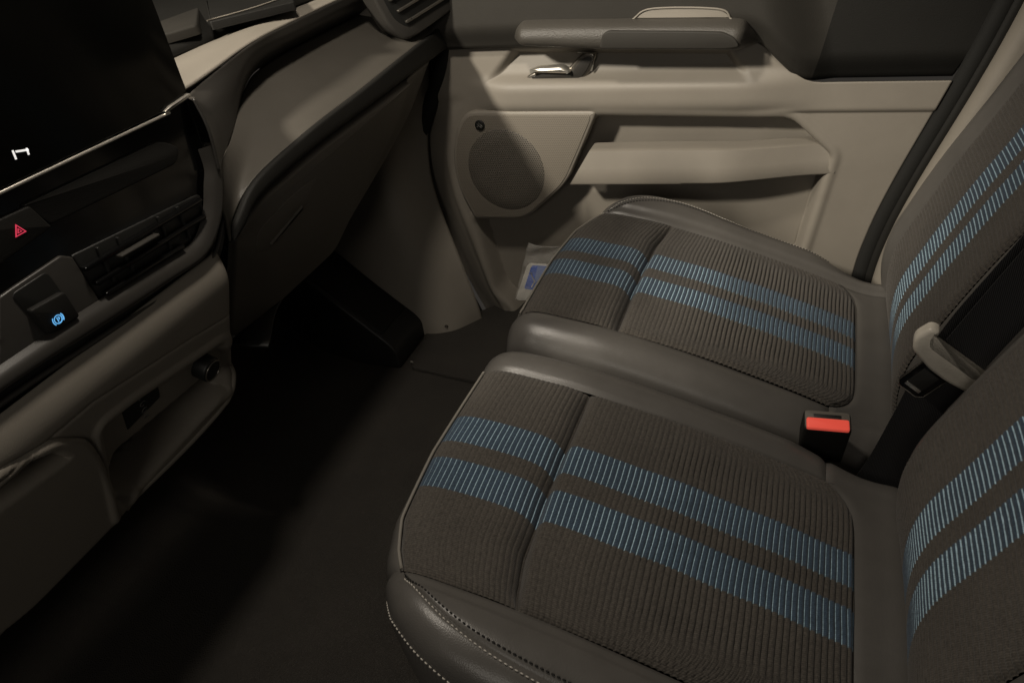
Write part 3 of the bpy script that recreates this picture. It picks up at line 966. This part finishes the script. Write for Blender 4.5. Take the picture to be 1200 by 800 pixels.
# ---- lower beige console: a leaning face with pockets pressed into it
CY1 = 0.617
ny, nz = 300, 150
ys = np.linspace(-0.10, CY1, ny)
zs = np.linspace(-0.388, -0.640, nz)
Yg, Zg = np.meshgrid(ys, zs, indexing='ij')
SHELF = fillet([(0.379,-0.468),(0.427,-0.472),(0.585,-0.501),(0.605,-0.531),(0.600,-0.602),(0.566,-0.594),(0.419,-0.599),(0.395,-0.625),(0.378,-0.618)], [.012, .01, .012, .01, .012, .012, .01, .01, .01])
LID = fillet([(0.203,-0.401),(0.272,-0.419),(0.327,-0.432),(0.363,-0.468),(0.371,-0.501),(0.381,-0.614),(0.372,-0.650),(0.226,-0.624),(0.140,-0.591)], [0, .01, .01, .015, .02, .02, .02, .02, 0])
HND = fillet([(0.198,-0.418),(0.251,-0.432),(0.297,-0.431),(0.326,-0.444),(0.338,-0.469),(0.262,-0.458),(0.188,-0.446)], [0, .01, .01, .01, .008, .01, 0])
SEAM = [(0.603,-0.471),(0.518,-0.453),(0.448,-0.441),(0.377,-0.428),(0.308,-0.429),(0.220,-0.422)]
H = np.zeros(Yg.shape)
dS = seg_dist(Yg, Zg, SHELF)
H -= 0.012 * ss(-dS, -0.002, 0.009)
SLOT = fillet([(0.401,-0.537),(0.486,-0.544),(0.583,-0.552),(0.593,-0.572),(0.589,-0.592),(0.521,-0.606),(0.414,-0.616),(0.389,-0.606),(0.387,-0.563)], .006)
H -= 0.060 * ss(-seg_dist(Yg, Zg, SLOT), -0.002, 0.006)
H += 0.004 * np.exp(-((dS - 0.006) / 0.005) ** 2)
dL = seg_dist(Yg, Zg, LID)
H += 0.005 * ss(-dL, 0.0, 0.006) - 0.006 * np.exp(-(dL / 0.0022) ** 2)
H -= 0.026 * ss(-seg_dist(Yg, Zg, HND), -0.002, 0.006)
H -= 0.003 * np.exp(-(line_dist(Yg, Zg, SEAM) / 0.0018) ** 2)
top = np.clip((Zg + 0.428) / 0.044, 0, 1)
H -= 0.026 * top ** 2.2
H -= 0.030 * np.clip((Yg - (CY1 - 0.025)) / 0.025, 0, 1) ** 2.5
H -= 0.030 * np.clip((-0.622 - Zg) / 0.018, 0, 1) ** 2
X = -0.646 + (Zg + 0.38) * 0.42
cn = (0.922, -0.387)
P = np.stack([X + H * cn[0], Yg, Zg + H * cn[1]], -1)
console = mk('console_face', P.reshape(-1, 3), grid_faces(ny, nz), 'beige', dash)
solid(console, 0.004)
cmapc = lambda a, b, h: (-0.646 + (b + 0.38) * 0.42 + h * cn[0], a, b + h * cn[1])
# right cheek of the console running forward under the dash
E0 = [cmapc(CY1 - 0.002, z, -0.026) for z in np.linspace(-0.392, -0.636, 8)]
E1 = [(x - 0.16, y + 0.006, z) for x, y, z in E0]
E2 = [(x - 0.40, y + 0.006, z) for x, y, z in E0]
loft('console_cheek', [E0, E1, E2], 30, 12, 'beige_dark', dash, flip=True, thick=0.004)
# rotary knob, connector plate and lip inside the shelf
kc = [(0.553,-0.523)][0]
kb = [(kc[0] + 0.0165 * math.cos(a), kc[1] + 0.0165 * math.sin(a)) for a in np.linspace(0, 2 * math.pi, 36, endpoint=False)]
kn = slab('rotary_knob', kb, lambda a, b, h: cmapc(a, b, -0.014 + h), 0.026, 'black', dash, bevel=0.004)
tube('knob_ring', [cmapc(kc[0] + 0.0140 * math.cos(a), kc[1] + 0.0140 * math.sin(a), 0.0122) for a in np.linspace(0, 2 * math.pi, 33)], 0.0011, 'chrome_dark', kn, n=6)
up = slab('connector_plate', [(0.419,-0.480),(0.479,-0.486),(0.481,-0.518),(0.424,-0.524)], lambda a, b, h: cmapc(a, b, -0.013 + h), 0.006, 'black', dash, bevel=0.003, r=0.004)
u0 = np.array([(0.449,-0.487),(0.455,-0.529)])
for k, f_ in enumerate((0.08, 0.36, 0.64, 0.9)):
    c_ = u0[0] + (u0[1] - u0[0]) * f_
    ptsr = [cmapc(c_[0] + 0.0042 * math.cos(a), c_[1] + 0.003 * math.sin(a), -0.0068) for a in np.linspace(0.4 * k, 0.4 * k + 4.6, 14)]
    tube('connector_mark', ptsr, 0.0006, 'print_grey', up, n=6)
ql = [(0.394,-0.632),(0.418,-0.625),(0.520,-0.625),(0.592,-0.615),(0.608,-0.584),(0.601,-0.554)]
tube('shelf_lip', [cmapc(y, z, 0.003) for y, z in ql], [0.002, .004, .0045, .0045, .004, .002], 'beige', dash, smooth_path=40)

# ---- touchscreen
scr = thing('touchscreen', 'large black glass touchscreen standing above the centre vents', 'touchscreen', (-0.66, 0.49, -0.21))
so = fillet([(0.335, -0.205), (0.608, -0.209), (0.650, -0.201), (0.650, -0.012), (0.335, -0.012)], [.006, .004, .006, .008, .008])
body = slab('screen_body', so, smap(-0.676), 0.014, 'black', scr, bevel=0.002, back=True)
slab('screen_glass', inset(so[::-1] if area2(so) < 0 else so, 0.0018), smap(-0.6622), 0.0022, 'glass', scr, bevel=0.0006)
tube('chrome_strip', [(-0.6605, 0.335, -0.2065), (-0.6600, 0.44, -0.2078), (-0.6590, 0.612, -0.2108)], 0.0017, 'chrome', scr, smooth_path=20)
slab('chrome_end', [(0.604,-0.207),(0.615,-0.204),(0.648,-0.201),(0.648,-0.205),(0.625,-0.207),(0.609,-0.209)], smap(-0.668), 0.012, 'chrome', scr, bevel=0.0015)
ic = np.array([(0.429,-0.180),(0.428,-0.188),(0.431,-0.182),(0.443,-0.185),(0.442,-0.183),(0.441,-0.189)])
for a, b in ((0, 1), (2, 3), (4, 5)):
    d = ic[b] - ic[a]
    n_ = np.array([-d[1], d[0]]) / np.linalg.norm(d) * 0.0009
    slab('screen_icon', [ic[a] - n_, ic[b] - n_, ic[b] + n_, ic[a] + n_], smap(-0.6600), 0.0004, 'icon_white', scr, bevel=0.0001)


# ------------------------------------------------------------------ seats
PITCH = 0.0064
CU = crom([(-0.300, -0.93), (-0.335, -0.86), (-0.362, -0.76), (-0.380, -0.68), (-0.389, -0.630), (-0.387, -0.602), (-0.373, -0.582), (-0.348, -0.574),
           (-0.300, -0.580), (-0.231, -0.593), (-0.128, -0.620), (0.000, -0.663), (0.078, -0.694), (0.108, -0.702), (0.138, -0.706), (0.170, -0.728), (0.19, -0.79)], per=60)
CUs = np.r_[0, np.cumsum(np.linalg.norm(np.diff(CU, axis=0), axis=1))]
BK = crom([(0.175, -0.80), (0.150, -0.765), (0.134, -0.715), (0.127, -0.655), (0.133, -0.605), (0.154, -0.550), (0.187, -0.472), (0.223, -0.397), (0.262, -0.310), (0.300, -0.20),
           (0.336, -0.09), (0.362, -0.02), (0.385, 0.01), (0.42, 0.02)], per=60)
BKs = np.r_[0, np.cumsum(np.linalg.norm(np.diff(BK, axis=0), axis=1))]
V_IN, V_OUT = -0.155, 0.161
CSEC = crom([(-0.2225, -0.32), (-0.2235, -0.10), (-0.223, -0.050), (-0.2165, -0.022), (-0.202, -0.006), (-0.182, 0.003), (V_IN, 0.0), (-0.08, 0.002), (0.0, 0.003), (0.08, 0.002),
             (V_OUT, 0.0), (0.184, 0.009), (0.208, 0.010), (0.231, -0.003), (0.244, -0.026), (0.249, -0.055), (0.250, -0.11), (0.245, -0.32)], per=40)
CSs = np.r_[0, np.cumsum(np.linalg.norm(np.diff(CSEC, axis=0), axis=1))]
BSEC = crom([(-0.2180, -0.17), (-0.218, -0.130), (-0.212, -0.100), (-0.201, -0.072), (-0.187, -0.044), (-0.167, -0.016), (-0.146, 0.0), (-0.08, -0.003), (0.0, -0.005), (0.08, -0.003),
             (V_OUT, 0.0), (0.184, 0.009), (0.202, 0.006), (0.214, -0.008), (0.220, -0.032), (0.2215, -0.06), (0.222, -0.09), (0.222, -0.13)], per=40)
BSs = np.r_[0, np.cumsum(np.linalg.norm(np.diff(BSEC, axis=0), axis=1))]


def first_s(tab, s, k, val, start=0):
    i = start + np.argmin(np.abs(tab[start:, k] - val))
    return s[i]


S_NOSE = CUs[np.argmin(np.hypot(CU[:, 0] + 0.375, CU[:, 1] + 0.584))]
S_SEAM = CUs[np.argmin(np.hypot(CU[:, 0] + 0.231, CU[:, 1] + 0.593))]
S_REAR = CUs[np.argmin(np.hypot(CU[:, 0] - 0.084, CU[:, 1] + 0.697))]
T_CI = np.interp(V_IN, CSEC[200:520, 0], CSs[200:520])
T_CO = np.interp(V_OUT, CSEC[200:520, 0], CSs[200:520])
T_BI = np.interp(-0.146, BSEC[200:520, 0], BSs[200:520])
T_BO = np.interp(V_OUT, BSEC[200:520, 0], BSs[200:520])


def plan(v):
    """how far the front edge sets back towards the seat's outer corner"""
    a = np.interp(v, [-1, 0, 0.1, 0.14, 0.17, 0.205, 0.23, 0.245, 0.252], [0, 0, 0.008, 0.021, 0.036, 0.063, 0.093, 0.116, 0.128])
    return a + 0.010 * np.clip((-v - 0.15) / 0.07, 0, 1) ** 2


def cushion_surface(yc, sg):
    def S(s, t):
        x = np.interp(s, CUs, CU[:, 0])
        z = np.interp(s, CUs, CU[:, 1])
        v = np.interp(t, CSs, CSEC[:, 0])
        dz = np.interp(t, CSs, CSEC[:, 1])
        wgt = 1 - ss(x, -0.372, -0.06)
        wgt = np.where(s < S_NOSE, 1.0, wgt)
        x2 = x + plan(v) * wgt
        top = ss(s, S_NOSE - 0.25, S_NOSE)
        z2 = z + dz * np.where(dz < -0.1, 1.0, 1.0)
        z2 = z2 - 0.035 * ss(x, 0.0, 0.12) * ss(np.abs(v), 0.17, 0.24)
        z2 = np.maximum(z2, -0.945)
        return np.stack([x2, yc + sg * v, z2], -1), v
    return S


def back_surface(yc, sg):
    tx = np.gradient(BK[:, 0], BKs)
    tz = np.gradient(BK[:, 1], BKs)
    ker = np.ones(41) / 41
    txs = np.convolve(np.pad(tx, 20, mode='edge'), ker, 'valid')
    tzs = np.convolve(np.pad(tz, 20, mode='edge'), ker, 'valid')

    def S(s, t):
        x = np.interp(s, BKs, BK[:, 0])
        z = np.interp(s, BKs, BK[:, 1])
        a = np.interp(s, BKs, txs)
        b = np.interp(s, BKs, tzs)
        L = np.hypot(a, b)
        v = np.interp(t, BSs, BSEC[:, 0])
        d = np.interp(t, BSs, BSEC[:, 1]) * ss(s, 0.0, 0.16)
        narrow = 1 - 0.05 * ss(s, 0.55, 0.85)
        return np.stack([x - d * b / L, yc + sg * v * narrow, z + d * a / L], -1), v
    return S


def patch(name, S, s_fn, t_fn, na, nb, material, parent, sg, disp=None, uv=None, edges=(1, 1, 1, 1), tuck=0.0045, width=0.005, **kw):
    """a panel of the upholstery: a runs along s, b across; edges tuck in at the seams (s0, s1, t0, t1)"""
    a = np.linspace(0, 1, na) if np.isscalar(na) else na
    b = np.linspace(0, 1, nb)
    b = np.unique(np.r_[b, 0.004, 0.01, 0.02, 0.035, 0.965, 0.98, 0.99, 0.996])
    A_, B_ = np.meshgrid(a, b, indexing='ij')
    s = s_fn(A_, B_)
    t = t_fn(s, B_)
    P, v = S(s, t)
    e = 1e-4
    N = np.cross(S(s + e, t)[0] - S(s - e, t)[0], S(s, t + e)[0] - S(s, t - e)[0])
    N /= np.maximum(np.linalg.norm(N, axis=-1), 1e-12)[..., None]
    if sg > 0:
        flip = False
    else:
        N = -N
        flip = True
    d = np.zeros(s.shape)
    s0, s1 = s[:1], s[-1:]
    t0, t1 = t[:, :1], t[:, -1:]
    deep = np.zeros(s.shape)
    for fl, q in ((edges[0], np.abs(s - s0)), (edges[1], np.abs(s1 - s)), (edges[2], np.abs(t - t0)), (edges[3], np.abs(t1 - t))):
        if fl:
            deep = np.maximum(deep, fl * np.exp(-(q / width) ** 1.4))
    d -= tuck * deep
    if disp is not None:
        d = d + disp(s, t, v)
    elif material == 'leather':       # gentle slack in the hide
        d = d + (1 - deep) * (0.0005 * np.sin(s * 21 + 2.1 * np.sin(t * 13)) + 0.00015 * np.sin(s * 71 + t * 44 + 1.7 * np.sin(s * 29)))
    P = P + N * d[..., None]
    n1, n2 = s.shape
    uvs = None
    if uv is not None:
        sink = 0.10 * ss(s, S_SEAM + 0.02, S_SEAM + 0.16) if name == 'rear_cloth_panel' else 0.0      # the pale thread sinks into the deeper grooves
        uvs = np.stack([uv * (s + wobble(s, v)) / PITCH + sink, v + 0.5 + 0.0006 * np.sin(s * 60)], -1).reshape(-1, 2)
    return mk(name, P.reshape(-1, 3), grid_faces(n1, n2, flip), material, parent, uvs=uvs, **kw), (S, sg)


def stitches(name, S, sg, pts, material, parent, step=0.0052, ln=0.0036, r=0.00075, lift=0.0006):
    """short thread ends along a path of (s, t)"""
    st = np.array(pts)
    P, _ = S(st[:, 0], st[:, 1])
    e = 1e-4
    N = np.cross(S(st[:, 0] + e, st[:, 1])[0] - S(st[:, 0] - e, st[:, 1])[0], S(st[:, 0], st[:, 1] + e)[0] - S(st[:, 0], st[:, 1] - e)[0]) * (1 if sg > 0 else -1)
    N /= np.maximum(np.linalg.norm(N, axis=1), 1e-12)[:, None]
    q = np.r_[0, np.cumsum(np.linalg.norm(np.diff(P, axis=0), axis=1))]
    pos = np.arange(0.002, q[-1] - ln, step)
    V, F = [], []
    for p in pos:
        a = np.array([np.interp(p, q, P[:, k]) for k in range(3)])
        b = np.array([np.interp(p + ln, q, P[:, k]) for k in range(3)])
        n = np.array([np.interp(p, q, N[:, k]) for k in range(3)])
        d = b - a
        d /= np.linalg.norm(d)
        c = np.cross(d, n)
        base = len(V)
        for f_, rr, h in ((0.0, 0.35, -0.3), (0.22, 1.0, 0.7), (0.5, 1.05, 0.95), (0.78, 1.0, 0.7), (1.0, 0.35, -0.3)):
            m_ = a + (b - a) * f_ + n * (lift + r * h - r)
            for ang in np.linspace(0, 2 * math.pi, 6, endpoint=False):
                V.append(m_ + r * rr * (math.cos(ang) * c + math.sin(ang) * n))
        for l in range(4):
            for k in range(6):
                F.append((base + l * 6 + k, base + l * 6 + (k + 1) % 6, base + (l + 1) * 6 + (k + 1) % 6, base + (l + 1) * 6 + k))
    return mk(name, V, F, material, parent, kind='stuff')


def wobble(s, v):
    """the cloth is never laid perfectly straight"""
    return 0.0005 * np.sin(v * 31 + s * 9) + 0.0003 * np.sin(v * 88 + s * 23)


def ribs(amp):
    def f(s, t, v):
        p = np.mod((s + wobble(s, v)) / PITCH, 1.0)
        return amp(s, v) * np.sqrt(np.clip(1 - (2 * p - 1) ** 2, 0, 1))
    return f


def seat(label, yc, sg):
    root = thing('passenger_seat', label, 'seat', (-0.1, yc, -0.95), 'pair of passenger seats')
    S = cushion_surface(yc, sg)
    tmax, smax = CSs[-1], CUs[-1]

    def rear_edge(b):
        v = np.abs(2 * b - 1)
        return S_REAR - 0.036 * v ** 9

    def front_edge(b):
        return S_NOSE + 0.014 * b ** 6

    def rows(s0, s1, per=12):
        n = int((s1 - s0) / PITCH * per) + 1
        return np.linspace(0, 1, n)
    lin = lambda t0, t1: (lambda s, b: t0 + (t1 - t0) * b)
    # cloth: front panel, rear panel
    patch('front_cloth_panel', S, lambda a, b: front_edge(b) + (S_SEAM - front_edge(b)) * a, lin(T_CI, T_CO), rows(S_NOSE, S_SEAM), 46, 'fabric', root, sg,
          disp=lambda s, t, v: ribs(lambda s, v: 0.0010 + 0.0010 * ss(s, S_SEAM - 0.09, S_SEAM - 0.005))(s, t, v) - (0.016 - 0.0125 * np.abs(v / 0.158) ** 10) * np.exp(-((S_SEAM - s) / 0.014) ** 1.4), uv=1, tuck=0.004)
    patch('rear_cloth_panel', S, lambda a, b: S_SEAM + 0.0002 + (rear_edge(b) - S_SEAM) * a, lin(T_CI, T_CO), rows(S_SEAM, S_REAR, 12), 46, 'fabric', root, sg, width=0.0035,
          disp=lambda s, t, v: ribs(lambda s, v: 0.0010 + 0.0026 * ss(s, S_SEAM + 0.02, S_SEAM + 0.16))(s, t, v) - (0.016 - 0.0125 * np.abs(v / 0.158) ** 10) * np.exp(-((s - S_SEAM) / 0.0042) ** 1.2), uv=1, tuck=0.0045)
    # leatherette
    patch('front_nose', S, lambda a, b: 0.01 + (front_edge(b) - 0.01) * a, lin(T_CI, T_CO), 60, 30, 'leather', root, sg, tuck=0.003)
    patch('rear_strip', S, lambda a, b: rear_edge(b) + (smax - rear_edge(b)) * a, lin(T_CI, T_CO), 30, 40, 'leather', root, sg, edges=(1, 0, 0, 0.6), tuck=0.004)
    patch('rear_corner', S, lambda a, b: S_REAR - 0.034 + (smax - S_REAR + 0.034) * a, lin(0.0, T_CI), 40, 30, 'leather', root, sg, edges=(1, 0, 0, 0), tuck=0.003, width=0.003)
    patch('inner_bolster', S, lambda a, b: 0.01 + (S_REAR - 0.0345 - 0.01) * a, lin(0.0, T_CI), 190, 40, 'leather', root, sg, edges=(0, 0.75, 0, 1), tuck=0.004)

    def t_seam(s):
        far = np.interp(0.236, CSEC[200:, 0][:300], CSs[200:][:300])
        return T_CO + (far - T_CO) * (1 - np.exp(-np.clip(s - S_NOSE - 0.014, 0, None) / 0.038))
    patch('outer_bolster', S, lambda a, b: S_NOSE + 0.016 + (smax - S_NOSE - 0.016) * a ** 1.5, lambda s, b: T_CO + (t_seam(s) - T_CO) * b, 170, 24, 'leather', root, sg, edges=(0, 0, 1, 0.7), tuck=0.004, width=0.004)
    patch('outer_side', S, lambda a, b: 0.01 + (smax - 0.01) * a, lambda s, b: t_seam(s) + (tmax - t_seam(s)) * b, 200, 36, 'leather', root, sg, edges=(0, 0, 0.7, 0), tuck=0.004, width=0.004)
    ss_ = S_NOSE + 0.0165 + 0.42 * np.linspace(0, 1, 400) ** 2
    st = stitches('pale_stitching', S, sg, [(s, t_seam(s) + 0.0065) for s in ss_], 'thread_white', root)
    stitches('dark_stitching', S, sg, [(s, t_seam(s) - 0.0065 * min(1, (s - S_NOSE - 0.016) / 0.02)) for s in ss_], 'thread_dark', root)
    t_side = CSs[np.argmin(np.hypot(CSEC[:, 0] - 0.2495, CSEC[:, 1] + 0.070))]
    stitches('front_stitching', S, sg, [(s, T_CO + 0.010 + (t_side - T_CO) * (1 - math.exp(-(s - S_NOSE + 0.040) / 0.060))) for s in np.linspace(S_NOSE - 0.040, S_NOSE + 0.30, 260)], 'thread_white', root)
    # piping in front of the cloth, pale to paint the lit edge of the leather
    pp, _ = S(front_edge(np.linspace(0, 1, 60)) - 0.0005, np.linspace(T_CI, T_CO, 60))
    tube('front_piping', pp, 0.0019, 'piping', root, n=8)

    # backrest
    B = back_surface(yc, sg)
    bmax, tm = BKs[-1], BSs[-1]
    s0 = 0.02
    patch('back_cloth_panel', B, lambda a, b: s0 + (bmax - 0.06 - s0) * a, lin(T_BI, T_BO), rows(s0, bmax - 0.06, 10), 44, 'fabric', root, sg,
          disp=lambda s, t, v: ribs(lambda s, v: 0.0016 + 0.0010 * (1 - ss(s, 0.20, 0.50)))(s, t, v), uv=-1, edges=(1, 1, 1, 1), tuck=0.005)
    patch('back_inner_bolster', B, lambda a, b: 0.0 + bmax * a, lin(0.0, T_BI), 150, 36, 'leather', root, sg, edges=(0, 0, 0, 1))
    patch('back_outer_bolster', B, lambda a, b: 0.0 + bmax * a, lin(T_BO, tm), 150, 36, 'leather', root, sg, edges=(0, 0, 1, 0))
    patch('back_top', B, lambda a, b: bmax - 0.06 + 0.06 * a, lin(T_BI, T_BO), 16, 30, 'leather', root, sg, edges=(1, 0, 0, 0))
    patch('back_foot', B, lambda a, b: 0.0 + s0 * a, lin(T_BI, T_BO), 8, 30, 'leather', root, sg, edges=(0, 0, 0, 0))
    tb = np.interp(-0.200, BSEC[:400, 0], BSs[:400])
    stitches('back_stitching', B, sg, [(s, tb) for s in np.linspace(0.10, 0.75, 320)], 'thread_white', root)
    # closed rear shell
    lo, hi = np.zeros(40), np.full(40, bmax)
    rim, _ = B(np.linspace(0, bmax, 60), np.zeros(60))
    rim2, _ = B(np.linspace(0, bmax, 60), np.full(60, tm))
    mid = 0.5 * (rim + rim2) + np.array([0.03, 0, 0])
    loft('back_shell', [rim, mid, rim2], 40, 16, 'darker', root, thick=0.004)
    return root


seat('striped cloth seat nearest the camera with pale stitching on its bolster', 0.529, -1)
seat('striped cloth seat beside the door, behind the nearer seat', 0.979, 1)

# ------------------------------------------------------------------ seat belt and buckle
belt = thing('seat_belt', 'black seat belt with grey-beige tongue hanging between the seats', 'seat belt', (0.12, 0.745, -0.74))


def ribbon(name, mids, dirs, width, thick, material, parent, n=60, bow=0.0):
    c = crom(mids, n)
    d = crom(dirs, n)
    d /= np.linalg.norm(d, axis=1)[:, None]
    t = np.gradient(c, axis=0)
    t /= np.linalg.norm(t, axis=1)[:, None]
    nn = np.cross(t, d)
    nn /= np.linalg.norm(nn, axis=1)[:, None]
    V = []
    ks = np.linspace(-0.5, 0.5, 9)
    for i in range(n):
        for k in ks:
            V.append(c[i] + d[i] * width * k + nn[i] * (thick / 2 + bow * (0.25 - k * k)))
        for k in ks[::-1]:
            V.append(c[i] + d[i] * width * k - nn[i] * (thick / 2 - bow * (0.25 - k * k)))
    F = []
    m_ = 18
    for i in range(n - 1):
        for k in range(m_):
            F.append((i * m_ + k, i * m_ + (k + 1) % m_, (i + 1) * m_ + (k + 1) % m_, (i + 1) * m_ + k))
    return mk(name, V, F, material, parent, sharp=50)


wd = (0.86, -0.12, -0.50)
ribbon('lap_webbing', [(0.090, 0.735, -0.790), (0.117, 0.738, -0.715), (0.136, 0.741, -0.635), (0.152, 0.744, -0.560), (0.170, 0.746, -0.500), (0.200, 0.748, -0.430), (0.262, 0.752, -0.290), (0.36, 0.757, -0.08), (0.40, 0.757, -0.0)],
       [wd] * 9, 0.049, 0.0014, 'webbing', belt, 90, bow=0.004)
ribbon('shoulder_webbing', [(0.140, 0.724, -0.575), (0.158, 0.722, -0.530), (0.183, 0.724, -0.468), (0.225, 0.730, -0.372), (0.262, 0.738, -0.290), (0.355, 0.745, -0.08), (0.395, 0.75, 0.0)],
       [(0.80, -0.10, -0.60), (0.78, -0.1, -0.62), (0.80, -0.12, -0.58), wd, wd, wd, wd], 0.050, 0.0014, 'webbing', belt, 80, bow=0.004)

tu, tv = np.array((0.815, -0.08, -0.575)), np.array((-0.46, 0.02, -0.80))
tu /= np.linalg.norm(tu)
tv -= tu * np.dot(tu, tv)
tv /= np.linalg.norm(tv)
tn = np.cross(tv, tu)
tn = tn if tn[1] < 0 else -tn
to = np.array((0.1545, 0.724, -0.518))
tmap = lambda h0: (lambda a, b, h: tuple(to + tu * a * 1.08 + tv * b * 1.08 + tn * (h0 + h)))
tong = [(-0.041, -0.018), (-0.031, -0.020), (-0.029, -0.012), (-0.025, -0.006), (0.026, -0.006), (0.029, -0.012), (0.033, -0.021), (0.042, -0.018), (0.043, 0.004), (0.036, 0.014), (0.012, 0.018), (-0.008, 0.018), (-0.034, 0.012), (-0.043, 0.000)]
slab('tongue_cover', tong, tmap(-0.004), 0.015, 'tongue', belt, bevel=0.0045, r=0.005, back=True)
plate = [(-0.017, 0.012), (0.013, 0.012), (0.013, 0.046), (0.008, 0.051), (-0.012, 0.051), (-0.017, 0.046)]
pl = slab('tongue_plate', plate, tmap(0.0035), 0.0045, 'gloss', belt, bevel=0.001, r=0.003, back=True)
rimp = [(-0.017, 0.016), (-0.017, 0.046), (-0.012, 0.051), (0.008, 0.051), (0.013, 0.046), (0.013, 0.016)]
tube('plate_edge', [tmap(0.0081)(a, b, 0) for a, b in rimp], 0.0005, 'chrome_dark', pl, n=6)
slab('tongue_slot', [(-0.011, 0.020), (0.007, 0.020), (0.007, 0.042), (-0.011, 0.042)], tmap(0.0080), 0.0006, 'black', pl, bevel=0.0002)
slab('slot_bar', [(-0.011, 0.0415), (0.0065, 0.0415), (0.0065, 0.0455), (-0.011, 0.0455)], tmap(0.0081), 0.0014, 'steel', pl, bevel=0.0005)

bk = thing('belt_buckle', 'seat belt buckle with a bright red release button between the seats', 'buckle', (0.05, 0.752, -0.76))
# buckle axis leans a little towards the rear; head faces up
bu = np.array((0.985, 0.10, -0.02))
bw = np.array((-0.02, -0.30, 0.955))
bw -= bu * np.dot(bu, bw)
bu /= np.linalg.norm(bu)
bw /= np.linalg.norm(bw)
bn = np.cross(bu, bw)          # towards -y
bn = bn if bn[1] < 0 else -bn
bo = np.array((0.048, 0.752, -0.650))
bmap = lambda a, b, h: tuple(bo + bu * a + bn * b + bw * h)
shell = fillet([(-0.0275, -0.015), (0.0275, -0.015), (0.0275, 0.014), (-0.0275, 0.014)], 0.006)
slab('buckle_housing', shell, lambda a, b, h: bmap(a, b, -0.11 + h), 0.110, 'darker', bk, bevel=0.003)
rm = slab('buckle_rim', inset(shell if area2(shell) > 0 else shell[::-1], 0.0015), lambda a, b, h: bmap(a, b, -0.0008 + h), 0.0030, 'beige_dark', bk, bevel=0.0012)
slab('release_button', [(-0.0245, -0.002), (0.0245, -0.002), (0.0245, 0.0135), (-0.0245, 0.0135)], lambda a, b, h: bmap(a, b, 0.0 + h), 0.0048, 'red', bk, bevel=0.002, r=0.003)
slab('tongue_opening', [(-0.016, -0.0085), (0.016, -0.0085), (0.016, -0.0035), (-0.016, -0.0035)], lambda a, b, h: bmap(a, b, 0.0020 + h), 0.0005, 'black', bk, bevel=0.0001)
